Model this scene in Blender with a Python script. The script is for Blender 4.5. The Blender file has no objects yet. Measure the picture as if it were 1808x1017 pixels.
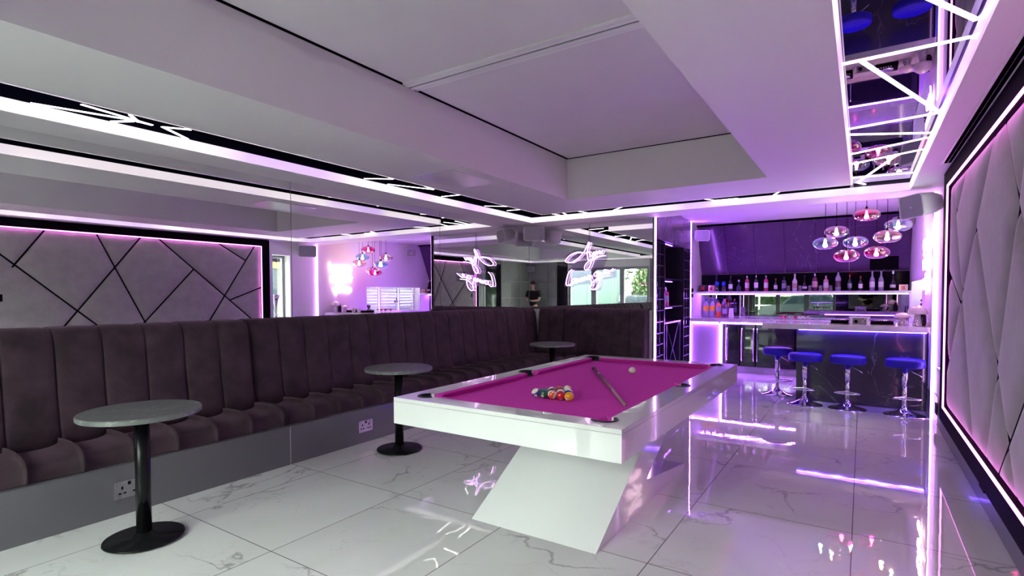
import bpy, bmesh, math, random
from mathutils import Vector, Matrix
random.seed(7)
C = bpy.context.scene.collection
PI = math.pi
sc = bpy.context.scene

# ------------------------------------------------------------------ camera
cam_d = bpy.data.cameras.new('camera'); cam = bpy.data.objects.new('camera', cam_d); C.objects.link(cam)
cam_d.sensor_width = 36; cam_d.lens = 18.819; cam_d.shift_y = 0.02235; cam_d.clip_start = 0.03; cam_d.clip_end = 200
_y, _p, _r = 0.579386, -0.0310127, -0.0029892
_f = Vector((-math.sin(_y)*math.cos(_p), math.cos(_y)*math.cos(_p), math.sin(_p)))
_rt = Vector((math.cos(_y), math.sin(_y), 0)); _up = _rt.cross(_f)
_r2 = _rt*math.cos(_r)+_up*math.sin(_r); _u2 = -_rt*math.sin(_r)+_up*math.cos(_r)
cam.matrix_world = Matrix(((_r2.x, _u2.x, -_f.x, 0), (_r2.y, _u2.y, -_f.y, 0), (_r2.z, _u2.z, -_f.z, 1.4), (0, 0, 0, 1)))
sc.camera = cam

# ------------------------------------------------------------------ world, exposure
w = bpy.data.worlds.new('sky'); sc.world = w; w.use_nodes = True
wn = w.node_tree; wn.nodes.clear()
wo = wn.nodes.new('ShaderNodeOutputWorld'); wb = wn.nodes.new('ShaderNodeBackground')
wt = wn.nodes.new('ShaderNodeTexCoord'); wsp = wn.nodes.new('ShaderNodeSeparateXYZ'); wr = wn.nodes.new('ShaderNodeValToRGB')
wr.color_ramp.elements[0].position = 0.0; wr.color_ramp.elements[0].color = (0.96, 0.98, 0.91, 1)
wr.color_ramp.elements[1].position = 0.8; wr.color_ramp.elements[1].color = (0.90, 0.95, 0.90, 1)
wn.links.new(wt.outputs['Generated'], wsp.inputs[0]); wn.links.new(wsp.outputs['Z'], wr.inputs[0])
wn.links.new(wr.outputs[0], wb.inputs[0]); wn.links.new(wb.outputs[0], wo.inputs[0])
wb.inputs[1].default_value = 9.5
sc.view_settings.view_transform = 'Standard'; sc.view_settings.look = 'None'
sc.view_settings.gamma = 1; sc.view_settings.use_curve_mapping = False
sc.view_settings.exposure = 1.78
sc.cycles.max_bounces = 10; sc.cycles.glossy_bounces = 8; sc.cycles.diffuse_bounces = 4
sc.cycles.transparent_max_bounces = 24; sc.cycles.sample_clamp_indirect = 6.0
sc.cycles.use_light_tree = True

# light strengths
S_LED = 5.0      # purple-white corner strips
S_ZIG = 2.0       # ceiling lines
S_LIP = 0.27   # emission put into the fascia of the ceiling channel
COL_LED = (0.42, 0.16, 1.0)

def portal(name, loc, rot, sx, sy):
    l = bpy.data.lights.new(name, 'AREA'); l.shape = 'RECTANGLE'; l.size = sx; l.size_y = sy
    l.cycles.is_portal = True
    o = bpy.data.objects.new(name, l); o.location = loc; o.rotation_euler = rot; C.objects.link(o)
portal('daylight_portal_back', (-2.25, -1.36, 1.15), (PI/2, 0, PI), 2.9, 2.2)

# ------------------------------------------------------------------ materials
M = {}
def nmat(name):
    m = bpy.data.materials.new(name); m.use_nodes = True; M[name] = m
    return m, m.node_tree, m.node_tree.nodes['Principled BSDF']
def mat(name, col, rough=0.5, metal=0.0, coat=0.0, spec=0.5, var=0.0, vscale=8.0, bump=0.0, bscale=60.0, sheen=0.0, trans=0.0):
    m, nt, b = nmat(name)
    b.inputs['Base Color'].default_value = (*col, 1); b.inputs['Roughness'].default_value = rough
    b.inputs['Metallic'].default_value = metal; b.inputs['Coat Weight'].default_value = coat
    b.inputs['Coat Roughness'].default_value = 0.03
    b.inputs['Specular IOR Level'].default_value = spec; b.inputs['Transmission Weight'].default_value = trans
    b.inputs['Sheen Weight'].default_value = sheen; b.inputs['Sheen Roughness'].default_value = 0.4
    tc = nt.nodes.new('ShaderNodeTexCoord')
    if var:
        n = nt.nodes.new('ShaderNodeTexNoise'); n.inputs['Scale'].default_value = vscale; n.inputs['Detail'].default_value = 4
        nt.links.new(tc.outputs['Object'], n.inputs['Vector'])
        r = nt.nodes.new('ShaderNodeMapRange'); r.inputs[1].default_value = 0.3; r.inputs[2].default_value = 0.7
        r.inputs[3].default_value = 1-var; r.inputs[4].default_value = 1+var
        nt.links.new(n.outputs['Fac'], r.inputs[0])
        mx = nt.nodes.new('ShaderNodeVectorMath'); mx.operation = 'SCALE'; mx.inputs[0].default_value = col
        nt.links.new(r.outputs[0], mx.inputs['Scale']); nt.links.new(mx.outputs[0], b.inputs['Base Color'])
    if bump:
        n = nt.nodes.new('ShaderNodeTexNoise'); n.inputs['Scale'].default_value = bscale
        nt.links.new(tc.outputs['Object'], n.inputs['Vector'])
        bp = nt.nodes.new('ShaderNodeBump'); bp.inputs['Strength'].default_value = bump; bp.inputs['Distance'].default_value = 0.005
        nt.links.new(n.outputs['Fac'], bp.inputs['Height']); nt.links.new(bp.outputs[0], b.inputs['Normal'])
    return m
def emat(name, col, s):
    m = bpy.data.materials.new(name); m.use_nodes = True; M[name] = m
    nt = m.node_tree; nt.nodes.clear(); o = nt.nodes.new('ShaderNodeOutputMaterial'); e = nt.nodes.new('ShaderNodeEmission')
    e.inputs[0].default_value = (*col, 1); e.inputs[1].default_value = s; nt.links.new(e.outputs[0], o.inputs[0]); return m
def thin_glass(name, col, refl=0.08, rough=0.0):
    m = bpy.data.materials.new(name); m.use_nodes = True; M[name] = m
    nt = m.node_tree; nt.nodes.clear(); o = nt.nodes.new('ShaderNodeOutputMaterial')
    t = nt.nodes.new('ShaderNodeBsdfTransparent'); t.inputs[0].default_value = (*col, 1)
    g = nt.nodes.new('ShaderNodeBsdfGlossy'); g.inputs['Roughness'].default_value = rough
    lw = nt.nodes.new('ShaderNodeLayerWeight'); lw.inputs[0].default_value = 0.35
    mr = nt.nodes.new('ShaderNodeMapRange'); mr.inputs[3].default_value = refl; mr.inputs[4].default_value = 0.85
    nt.links.new(lw.outputs['Facing'], mr.inputs[0])
    mx = nt.nodes.new('ShaderNodeMixShader'); nt.links.new(mr.outputs[0], mx.inputs[0])
    nt.links.new(t.outputs[0], mx.inputs[1]); nt.links.new(g.outputs[0], mx.inputs[2]); nt.links.new(mx.outputs[0], o.inputs[0])
    return m

mat('paint', (0.80, 0.78, 0.79), 0.55)
mat('paint_warm', (0.80, 0.77, 0.78), 0.5)
mat('white_trim', (0.82, 0.82, 0.83), 0.35)
mat('blind', (0.72, 0.70, 0.72), 0.7, var=0.02, vscale=3)
mat('black_gap', (0.003, 0.003, 0.004), 0.8, spec=0.0)
mat('mirror', (0.80, 0.82, 0.81), 0.0, metal=1.0)
mat('bar_mirror', (0.20, 0.22, 0.21), 0.0, metal=1.0)
mat('dark_mirror', (0.34, 0.32, 0.38), 0.005, metal=1.0)
mat('black_glass', (0.004, 0.004, 0.010), 0.05, spec=0.0)
M['black_glass'].node_tree.nodes['Principled BSDF'].inputs['IOR'].default_value = 1.01
mat('mirror_edge', (0.02, 0.02, 0.025), 0.3)
mat('grey_satin', (0.13, 0.125, 0.14), 0.38, coat=0.15)
mat('black_metal', (0.006, 0.006, 0.007), 0.25)
M['black_metal'].node_tree.nodes['Principled BSDF'].inputs['IOR'].default_value = 1.28
mat('black_gloss', (0.008, 0.008, 0.010), 0.08, coat=0.5)
mat('black_matt', (0.006, 0.005, 0.008), 0.5)
M['black_matt'].node_tree.nodes['Principled BSDF'].inputs['IOR'].default_value = 1.05
mat('splash_black', (0.006, 0.005, 0.008), 0.08)
M['splash_black'].node_tree.nodes['Principled BSDF'].inputs['IOR'].default_value = 1.10
mat('white_lacquer', (0.80, 0.81, 0.81), 0.12, coat=0.7)
mat('baize', (0.70, 0.055, 0.48), 0.9, spec=0.15, var=0.04, vscale=30, sheen=0.0, bump=0.1, bscale=900)
mat('chrome', (0.80, 0.80, 0.83), 0.06, metal=1.0)
mat('steel', (0.55, 0.55, 0.57), 0.25, metal=1.0)
mat('blue_leather', (0.025, 0.012, 0.48), 0.45, spec=0.3)
mat('velvet', (0.042, 0.020, 0.031), 0.8, var=0.5, vscale=7, sheen=0.22, bump=0.25, bscale=35)
M['velvet'].node_tree.nodes['Principled BSDF'].inputs['Sheen Tint'].default_value = (0.9, 0.5, 0.75, 1)
mat('panel_velvet', (0.36, 0.33, 0.34), 0.8, var=0.10, vscale=7, sheen=0.4, bump=0.2, bscale=30)
mat('pad_grey', (0.30, 0.30, 0.29), 0.75, var=0.08, vscale=8, sheen=0.3)
mat('speaker_white', (0.72, 0.71, 0.74), 0.35)
mat('speaker_grille', (0.30, 0.29, 0.33), 0.6, bump=0.3, bscale=500)
mat('ivory', (0.85, 0.78, 0.62), 0.08, coat=0.8)
mat('wood_cue', (0.35, 0.20, 0.22), 0.25, coat=0.5)
mat('cue_butt', (0.12, 0.04, 0.09), 0.2, coat=0.6)
mat('rubber', (0.006, 0.006, 0.007), 0.45)
mat('purple_door', (0.42, 0.36, 0.46), 0.35, coat=0.2)
mat('fridge_glass', (0.012, 0.011, 0.016), 0.03, coat=1.0)
mat('frame_grey', (0.32, 0.33, 0.34), 0.4)
mat('socket_plate', (0.35, 0.34, 0.36), 0.22, metal=0.8)
mat('leaf', (0.022, 0.055, 0.016), 0.5, var=0.5, vscale=3)
mat('leaf_light', (0.06, 0.10, 0.03), 0.5, var=0.5, vscale=4)
mat('bark', (0.10, 0.07, 0.05), 0.8, var=0.2)
mat('grass_ground', (0.06, 0.065, 0.05), 0.9, var=0.3, vscale=2)
mat('mint_wall', (0.085, 0.13, 0.115), 0.7, var=0.02)
mat('neighbour', (0.06, 0.055, 0.05), 0.8, var=0.1)
mat('yellow_band', (0.12, 0.105, 0.05), 0.7)
mat('car_paint', (0.05, 0.065, 0.068), 0.2, coat=0.8)
mat('car_glass', (0.02, 0.03, 0.04), 0.05)
mat('skin', (0.55, 0.33, 0.25), 0.55)
mat('hair', (0.02, 0.015, 0.012), 0.6)
mat('shirt', (0.012, 0.012, 0.014), 0.8)
mat('trousers', (0.02, 0.022, 0.03), 0.8)
mat('acrylic_dark', (0.02, 0.02, 0.03), 0.1)
thin_glass('pane', (0.94, 0.98, 0.96), 0.05)
thin_glass('clear', (0.92, 0.92, 0.95), 0.12)
thin_glass('pink_glass', (0.92, 0.05, 0.50), 0.06)
thin_glass('blue_glass', (0.55, 0.84, 0.95), 0.10)
thin_glass('amber_glass', (0.88, 0.68, 0.72), 0.12)
emat('led', COL_LED, S_LED)
emat('led_white', (0.78, 0.36, 1.0), S_LED)
emat('zig', (1.0, 0.95, 0.98), S_ZIG)
m, nt, b_ = nmat('fascia_glow'); b_.inputs['Base Color'].default_value = (0.7, 0.7, 0.72, 1); b_.inputs['Roughness'].default_value = 0.3
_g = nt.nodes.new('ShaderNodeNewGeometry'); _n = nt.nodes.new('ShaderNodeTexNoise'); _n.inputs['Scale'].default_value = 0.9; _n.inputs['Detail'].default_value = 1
_c = nt.nodes.new('ShaderNodeValToRGB'); _c.color_ramp.elements[0].position = 0.40; _c.color_ramp.elements[0].color = (0.74, 0.48, 1.0, 1)  # lavender stretches paint reflections of the LED lines into the glow
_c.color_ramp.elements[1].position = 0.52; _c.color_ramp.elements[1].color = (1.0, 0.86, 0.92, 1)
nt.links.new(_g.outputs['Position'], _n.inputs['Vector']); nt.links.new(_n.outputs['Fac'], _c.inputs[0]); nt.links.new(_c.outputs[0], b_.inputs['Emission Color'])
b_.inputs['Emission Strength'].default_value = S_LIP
emat('led_pink', (0.95, 0.20, 0.85), 3.2)
emat('led_soft', (0.70, 0.45, 1.0), 0.28)
emat('led_back', (0.26, 0.05, 1.0), 45.0)
emat('led_magenta', (0.85, 0.16, 0.95), 7.0)
emat('led_blue', (0.16, 0.06, 1.0), 20.0)
emat('led_rack', (0.20, 0.06, 1.0), 6.0)
emat('led_violet', (0.40, 0.11, 1.0), 40.0)
emat('neon', (0.95, 0.55, 1.0), 2.4)
emat('neon_warm', (1.0, 0.66, 0.76), 5.0)
emat('bulb', (1.0, 0.83, 0.55), 26.0)
emat('downlight_glow', (1.0, 0.75, 0.9), 2.0)

def marble_tile():
    m, nt, b = nmat('floor_marble'); N = nt.nodes; L = nt.links
    geo = N.new('ShaderNodeNewGeometry'); sp = N.new('ShaderNodeSeparateXYZ'); L.new(geo.outputs['Position'], sp.inputs[0])
    def mth(op, a, bb=None, clamp=False):
        n = N.new('ShaderNodeMath'); n.operation = op; n.use_clamp = clamp
        for i, v in enumerate((a, bb)):
            if v is None: continue
            if isinstance(v, (int, float)): n.inputs[i].default_value = v
            else: L.new(v, n.inputs[i])
        return n.outputs[0]
    u = mth('DIVIDE', mth('ADD', sp.outputs['X'], 0.03), 0.885); v = mth('DIVIDE', mth('ADD', sp.outputs['Y'], -1.69), 0.985)
    fu = mth('FRACT', mth('ADD', u, 100.0)); fv = mth('FRACT', mth('ADD', v, 100.0))
    du = mth('MULTIPLY', mth('MINIMUM', fu, mth('SUBTRACT', 1.0, fu)), 0.885); dv = mth('MULTIPLY', mth('MINIMUM', fv, mth('SUBTRACT', 1.0, fv)), 0.985)
    g = mth('LESS_THAN', mth('MINIMUM', du, dv), 0.0026)
    iu = mth('FLOOR', u); iv = mth('FLOOR', v)
    cb = N.new('ShaderNodeCombineXYZ'); L.new(mth('MULTIPLY', iu, 7.3), cb.inputs[0]); L.new(mth('MULTIPLY', iv, 3.7), cb.inputs[1])
    va = N.new('ShaderNodeVectorMath'); L.new(geo.outputs['Position'], va.inputs[0]); L.new(cb.outputs[0], va.inputs[1])
    def noise(scale, det, dist=0.0):
        n = N.new('ShaderNodeTexNoise'); n.inputs['Scale'].default_value = scale; n.inputs['Detail'].default_value = det
        n.inputs['Distortion'].default_value = dist; L.new(va.outputs[0], n.inputs['Vector']); return n.outputs['Fac']
    def vein(scale, width, det, dist):
        n = noise(scale, det, dist)
        a = mth('ABSOLUTE', mth('SUBTRACT', n, 0.5)); return mth('SUBTRACT', 1.0, mth('DIVIDE', a, width), clamp=True)
    mask = N.new('ShaderNodeMapRange'); mask.inputs[1].default_value = 0.42; mask.inputs[2].default_value = 0.60
    L.new(noise(1.6, 2), mask.inputs[0])
    v1 = mth('MULTIPLY', vein(0.85, 0.007, 6, 0.25), mask.outputs[0]); v2 = mth('MULTIPLY', vein(1.9, 0.007, 6, 0.3), 0.35)
    cloud = mth('MULTIPLY', vein(0.8, 0.14, 3, 0.4), 0.10)
    vs = mth('ADD', mth('MULTIPLY', mth('ADD', v1, mth('MULTIPLY', v2, mask.outputs[0])), 0.75), cloud, clamp=True)
    mx = N.new('ShaderNodeMixRGB'); mx.inputs[1].default_value = (0.74, 0.74, 0.735, 1); mx.inputs[2].default_value = (0.30, 0.29, 0.28, 1); L.new(vs, mx.inputs[0])
    m2 = N.new('ShaderNodeMixRGB'); m2.inputs[2].default_value = (0.16, 0.15, 0.15, 1); L.new(g, m2.inputs[0]); L.new(mx.outputs[0], m2.inputs[1])
    L.new(m2.outputs[0], b.inputs['Base Color'])
    b.inputs['Roughness'].default_value = 0.02; b.inputs['Coat Weight'].default_value = 0.4; b.inputs['Coat Roughness'].default_value = 0.01
    n = N.new('ShaderNodeTexNoise'); n.inputs['Scale'].default_value = 7; L.new(geo.outputs['Position'], n.inputs['Vector'])
    bp = N.new('ShaderNodeBump'); bp.inputs['Strength'].default_value = 0.25; bp.inputs['Distance'].default_value = 0.0012
    L.new(n.outputs['Fac'], bp.inputs['Height']); L.new(bp.outputs[0], b.inputs['Normal']); L.new(bp.outputs[0], b.inputs['Coat Normal'])
marble_tile()
def marble(name, base, veincol, scale, width, rough, amount=1.0, metal=0.0, coat=0.3):
    m, nt, b = nmat(name); N = nt.nodes; L = nt.links
    tc = N.new('ShaderNodeTexCoord')
    n = N.new('ShaderNodeTexNoise'); n.inputs['Scale'].default_value = scale; n.inputs['Detail'].default_value = 5; n.inputs['Distortion'].default_value = 0.8
    L.new(tc.outputs['Object'], n.inputs['Vector'])
    a = N.new('ShaderNodeMath'); a.operation = 'SUBTRACT'; L.new(n.outputs['Fac'], a.inputs[0]); a.inputs[1].default_value = 0.5
    a2 = N.new('ShaderNodeMath'); a2.operation = 'ABSOLUTE'; L.new(a.outputs[0], a2.inputs[0])
    r = N.new('ShaderNodeMapRange'); r.inputs[1].default_value = 0; r.inputs[2].default_value = width; r.inputs[3].default_value = amount; r.inputs[4].default_value = 0
    L.new(a2.outputs[0], r.inputs[0])
    n2 = N.new('ShaderNodeTexNoise'); n2.inputs['Scale'].default_value = scale*4; L.new(tc.outputs['Object'], n2.inputs['Vector'])
    r2 = N.new('ShaderNodeMapRange'); r2.inputs[3].default_value = 0.8; r2.inputs[4].default_value = 1.2; L.new(n2.outputs['Fac'], r2.inputs[0])
    vm = N.new('ShaderNodeVectorMath'); vm.operation = 'SCALE'; vm.inputs[0].default_value = base; L.new(r2.outputs[0], vm.inputs['Scale'])
    mx = N.new('ShaderNodeMixRGB'); L.new(vm.outputs[0], mx.inputs[1]); mx.inputs[2].default_value = (*veincol, 1)
    L.new(r.outputs[0], mx.inputs[0]); L.new(mx.outputs[0], b.inputs['Base Color'])
    b.inputs['Roughness'].default_value = rough; b.inputs['Coat Weight'].default_value = coat; b.inputs['Metallic'].default_value = metal
    b.inputs['Coat Roughness'].default_value = 0.02
marble('table_marble', (0.15, 0.16, 0.158), (0.34, 0.34, 0.34), 4, 0.015, 0.3, 0.6)
marble('island_marble', (0.050, 0.043, 0.055), (0.26, 0.24, 0.27), 1.1, 0.004, 0.09, 0.55, coat=0.3)
marble('slope_marble', (0.080, 0.034, 0.12), (0.18, 0.14, 0.24), 1.1, 0.005, 0.14, 0.5, coat=0.1)
marble('counter_quartz', (0.68, 0.64, 0.66), (0.55, 0.50, 0.52), 3, 0.02, 0.12, 0.6)

# ------------------------------------------------------------------ mesh helpers
class MB:
    def __init__(s): s.v = []; s.f = []; s.sm = []
    def add(s, vs, fs, smooth=False):
        o = len(s.v); s.v += [tuple(p) for p in vs]; s.f += [tuple(i+o for i in f) for f in fs]; s.sm += [smooth]*len(fs); return s
    def box(s, x0, x1, y0, y1, z0, z1, bev=0.0, mtx=None):
        if x0 > x1: x0, x1 = x1, x0
        if y0 > y1: y0, y1 = y1, y0
        if z0 > z1: z0, z1 = z1, z0
        if bev > 0:
            bm = bmesh.new(); bmesh.ops.create_cube(bm, size=1)
            for v in bm.verts: v.co = Vector(((x0+x1)/2+v.co.x*(x1-x0), (y0+y1)/2+v.co.y*(y1-y0), (z0+z1)/2+v.co.z*(z1-z0)))
            bmesh.ops.bevel(bm, geom=bm.edges[:], offset=bev, segments=2, affect='EDGES', profile=0.6)
            bm.verts.ensure_lookup_table(); vs = [v.co.copy() for v in bm.verts]; fs = [[v.index for v in f.verts] for f in bm.faces]; bm.free()
        else:
            vs = [Vector(p) for p in ((x0,y0,z0),(x1,y0,z0),(x1,y1,z0),(x0,y1,z0),(x0,y0,z1),(x1,y0,z1),(x1,y1,z1),(x0,y1,z1))]
            fs = [(0,3,2,1),(4,5,6,7),(0,1,5,4),(1,2,6,5),(2,3,7,6),(3,0,4,7)]
        if mtx: vs = [mtx @ v for v in vs]
        return s.add(vs, fs)
    def prism(s, pts, axis, a0, a1, caps=True):
        # pts 2-D loop; axis 'x' -> pts are (y,z); 'y' -> (x,z); 'z' -> (x,y)
        def P(p, a): return (a, p[0], p[1]) if axis == 'x' else ((p[0], a, p[1]) if axis == 'y' else (p[0], p[1], a))
        n = len(pts); vs = [P(p, a0) for p in pts]+[P(p, a1) for p in pts]
        fs = [(i, (i+1) % n, n+(i+1) % n, n+i) for i in range(n)]
        if caps: fs += [tuple(range(n))[::-1], tuple(range(n, 2*n))]
        return s.add(vs, fs)
    def lathe(s, prof, cx=0, cy=0, cz=0, n=32, smooth=True, mtx=None, cap=True):
        vs = []; fs = []
        for r, z in prof:
            for k in range(n):
                a = 2*PI*k/n; vs.append(Vector((cx+r*math.cos(a), cy+r*math.sin(a), cz+z)))
        for j in range(len(prof)-1):
            for k in range(n): fs.append((j*n+k, j*n+(k+1) % n, (j+1)*n+(k+1) % n, (j+1)*n+k))
        if cap:
            if prof[0][0] > 1e-5: fs.append(tuple(range(n))[::-1])
            if prof[-1][0] > 1e-5: fs.append(tuple((len(prof)-1)*n+k for k in range(n)))
        if mtx: vs = [mtx @ v for v in vs]
        return s.add(vs, fs, smooth)
    def tube(s, path, r, n=8, smooth=True, closed=False):
        P = [Vector(p) for p in path]; m = len(P); vs = []; fs = []
        up = None
        for i, p in enumerate(P):
            if closed: t = (P[(i+1) % m]-P[i-1]).normalized()
            else: t = (P[min(i+1, m-1)]-P[max(i-1, 0)]).normalized()
            if up is None:
                up = Vector((0, 0, 1)) if abs(t.z) < 0.9 else Vector((1, 0, 0))
            a = t.cross(up).normalized(); up = a.cross(t).normalized()
            rr = r[i] if isinstance(r, (list, tuple)) else r
            for k in range(n):
                an = 2*PI*k/n; vs.append(p+(a*math.cos(an)+up*math.sin(an))*rr)
        for i in range(m if closed else m-1):
            for k in range(n):
                j = (i+1) % m; fs.append((i*n+k, i*n+(k+1) % n, j*n+(k+1) % n, j*n+k))
        if not closed: fs += [tuple(range(n))[::-1], tuple((m-1)*n+k for k in range(n))]
        return s.add(vs, fs, smooth)
    def ball(s, c, r, n=20, m=12, sx=1, sy=1, sz=1):
        prof = [(max(1e-6, math.sin(PI*j/m)), -math.cos(PI*j/m)) for j in range(m+1)]
        b = MB(); b.lathe(prof, n=n, cap=False)
        s.add([(c[0]+v[0]*r*sx, c[1]+v[1]*r*sy, c[2]+v[2]*r*sz) for v in b.v], b.f, True); return s
    def build(s, name, m, parent=None, local=False, autosmooth=False):
        me = bpy.data.meshes.new(name); off = Vector((0, 0, 0))
        if parent is not None and not local:
            off = parent.location.copy()
            if parent.parent: off += parent.parent.location
        me.from_pydata([Vector(p)-off for p in s.v], [], s.f); me.validate(); me.update()
        bm = bmesh.new(); bm.from_mesh(me); bmesh.ops.recalc_face_normals(bm, faces=bm.faces); bm.to_mesh(me); bm.free()
        for p, q in zip(me.polygons, s.sm): p.use_smooth = q
        mm = M[m] if isinstance(m, str) else m
        me.materials.append(mm)
        o = bpy.data.objects.new(name, me); C.objects.link(o)
        if parent is not None: o.parent = parent
        return o
def struct(o): o['kind'] = 'structure'; return o
def tag(o, label, cat, group=None, kind=None):
    o['label'] = label; o['category'] = cat
    if group: o['group'] = group
    if kind: o['kind'] = kind
    return o
def thing(name, loc, label, cat, group=None, rz=0):
    o = bpy.data.objects.new(name, None); C.objects.link(o); o.location = loc; o.rotation_euler.z = rz
    o.empty_display_size = 0.1
    return tag(o, label, cat, group)
def copy_tree(o, parent=None):
    c = o.copy(); C.objects.link(c)
    if parent is not None: c.parent = parent
    for ch in o.children: copy_tree(ch, c)
    return c
def smooth_path(pts, sub=6, closed=False):
    P = [Vector(p) for p in pts]; out = []
    n = len(P)
    for i in range(n if closed else n-1):
        p0 = P[i-1] if (i > 0 or closed) else P[0]; p1 = P[i]; p2 = P[(i+1) % n]; p3 = P[(i+2) % n] if (i+2 < n or closed) else P[-1]
        for k in range(sub):
            t = k/sub
            out.append(0.5*((2*p1)+(-p0+p2)*t+(2*p0-5*p1+4*p2-p3)*t*t+(-p0+3*p1-3*p2+p3)*t**3))
    if not closed: out.append(P[-1])
    return out

# ================================================================== SETTING
XL, XR, XB, YF, YB, YE = -4.68, 0.69, 0.66, 7.66, 11.1, -1.2
ZC, ZT, ZBAR = 2.5, 2.97, 2.72
struct(MB().box(-5.0, 1.1, YE-0.05, YB+0.3, -0.1, 0).build('floor', 'floor_marble'))
struct(MB().box(XL-0.15, XL, YE-0.15, YF+0.2, 0, 3.1).build('wall_left', 'paint'))
struct(MB().box(XL-0.15, -2.535, YF, YF+0.12, 0, 3.1).build('wall_far', 'paint'))
# right wall of the lounge with the narrow window opening
WY0, WY1, WZ0, WZ1 = 6.44, 6.84, 0.64, 2.22
b = MB(); b.box(XR, XR+0.3, YE-0.15, WY0, 0, 3.1); b.box(XR, XR+0.3, WY1, 7.5, 0, 3.1)
b.box(XR, XR+0.3, WY0, WY1, 0, WZ0); b.box(XR, XR+0.3, WY0, WY1, WZ1, 3.1)
struct(b.build('wall_right', 'paint_warm'))
# bar side wall on the right with the shuttered window opening
VY0, VY1, VZ0, VZ1 = 8.87, 10.72, 1.0, 1.58
b = MB(); b.box(XB, XR+0.3, 7.5, VY0, 0, 3.1); b.box(XB, XR+0.3, VY1, YB+0.3, 0, 3.1)
b.box(XB, XR+0.3, VY0, VY1, 0, VZ0); b.box(XB, XR+0.3, VY0, VY1, VZ1, 3.1)
struct(b.build('wall_bar_right', 'paint_warm'))
b = MB(); b.box(-3.2, XR+0.3, YB, YB+0.2, 0, 3.1); struct(b.build('wall_bar_back', 'paint'))
# bar wall left of the counter, beyond the wine rack
b = MB(); b.box(-2.95, -2.71, 10.09, YB, 0, 3.0); struct(b.build('wall_bar_left', 'paint'))
# back wall behind the viewer with the glazed opening
GX0, GX1, GZ1 = -3.68, -0.84, 2.28
b = MB(); b.box(XL-0.15, GX0, YE-0.15, YE, 0, 3.1); b.box(GX1, XR+0.3, YE-0.15, YE, 0, 3.1); b.box(GX0, GX1, YE-0.15, YE, GZ1, 3.1)
struct(b.build('wall_back', 'paint'))

# ceiling: soffit ring, LED channel ring, roof coffer
RI = (-3.74, -0.10, -0.25, 6.48)      # inner edge of the channel  x0,x1,y0,y1
RO = (-4.28, 0.403, -0.72, 7.11)      # outer edge
CO = (-2.89, -0.77, 0.55, 5.60)       # coffer
ZR = ZC+0.078; ZR2 = ZC+0.100
mat('upstand_violet', (0.02, 0.012, 0.05), 0.3)
def ring(b, o, i, z0, z1):
    b.box(o[0], i[0], o[2], o[3], z0, z1); b.box(i[1], o[1], o[2], o[3], z0, z1)
    b.box(i[0], i[1], o[2], i[2], z0, z1); b.box(i[0], i[1], i[3], o[3], z0, z1)
gx = lambda q, g: (q[0]-g, q[1]+g, q[2]-g, q[3]+g)   # grow a rectangle
b = MB(); ring(b, gx(RI, -0.012), gx(CO, 0.06), ZC, ZC+0.07); ring(b, (XL, XR, YE, YF), gx(RO, 0.012), ZC, ZC+0.07)
struct(b.build('ceiling', 'paint'))
b = MB(); b.box(RO[0]-0.03, RI[0]+0.03, RO[2]-0.03, RO[3]+0.03, ZR, ZR+0.02); b.box(RI[0]+0.03, RI[1]-0.03, RI[3]-0.03, RO[3]+0.03, ZR, ZR+0.02)
struct(MB().box(RI[1]-0.03, RO[1]+0.03, RO[2]-0.03, RO[3]+0.03, ZR2, ZR2+0.02).build('trim_6', 'dark_mirror'))
u = MB(); ring(u, (RI[1]-0.03, RO[1]+0.03, RO[2]-0.03, RO[3]+0.03), (RI[1], RO[1], RO[2], RO[3]), ZR, ZR2+0.002); struct(u.build('trim_8', 'upstand_violet')); b.box(RI[0]+0.03, RI[1]-0.03, RO[2]-0.03, RI[2]+0.03, ZR, ZR+0.02)
struct(b.build('trim_1', 'black_glass'))
# upright fascias of the channel
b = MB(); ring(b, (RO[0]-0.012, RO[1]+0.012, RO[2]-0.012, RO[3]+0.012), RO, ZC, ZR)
struct(b.build('trim_2', 'fascia_glow'))
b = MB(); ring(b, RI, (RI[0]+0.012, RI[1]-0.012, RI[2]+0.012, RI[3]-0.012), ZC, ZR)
struct(b.build('trim_3', 'fascia_glow'))
# coffer sides, ledge and roof
def cof(g, z0, z1): 
    b = MB(); ring(b, (CO[0]-0.06, CO[1]+0.06, CO[2]-0.06, CO[3]+0.06), (CO[0]+g, CO[1]-g, CO[2]+g, CO[3]-g), z0, z1); return b
struct(cof(0.0, ZC, ZT-0.065).build('trim_4', 'paint'))
struct(cof(-0.012, ZT-0.065, ZT-0.003).build('trim_5', 'paint'))
struct(cof(0.0, ZT-0.003, ZT+0.05).build('trim_7', 'black_gap'))
struct(MB().box(CO[0]-0.1, CO[1]+0.1, CO[2]-0.1, CO[3]+0.1, ZT+0.03, ZT+0.08).build('ceiling_coffer', 'black_gap'))
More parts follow.
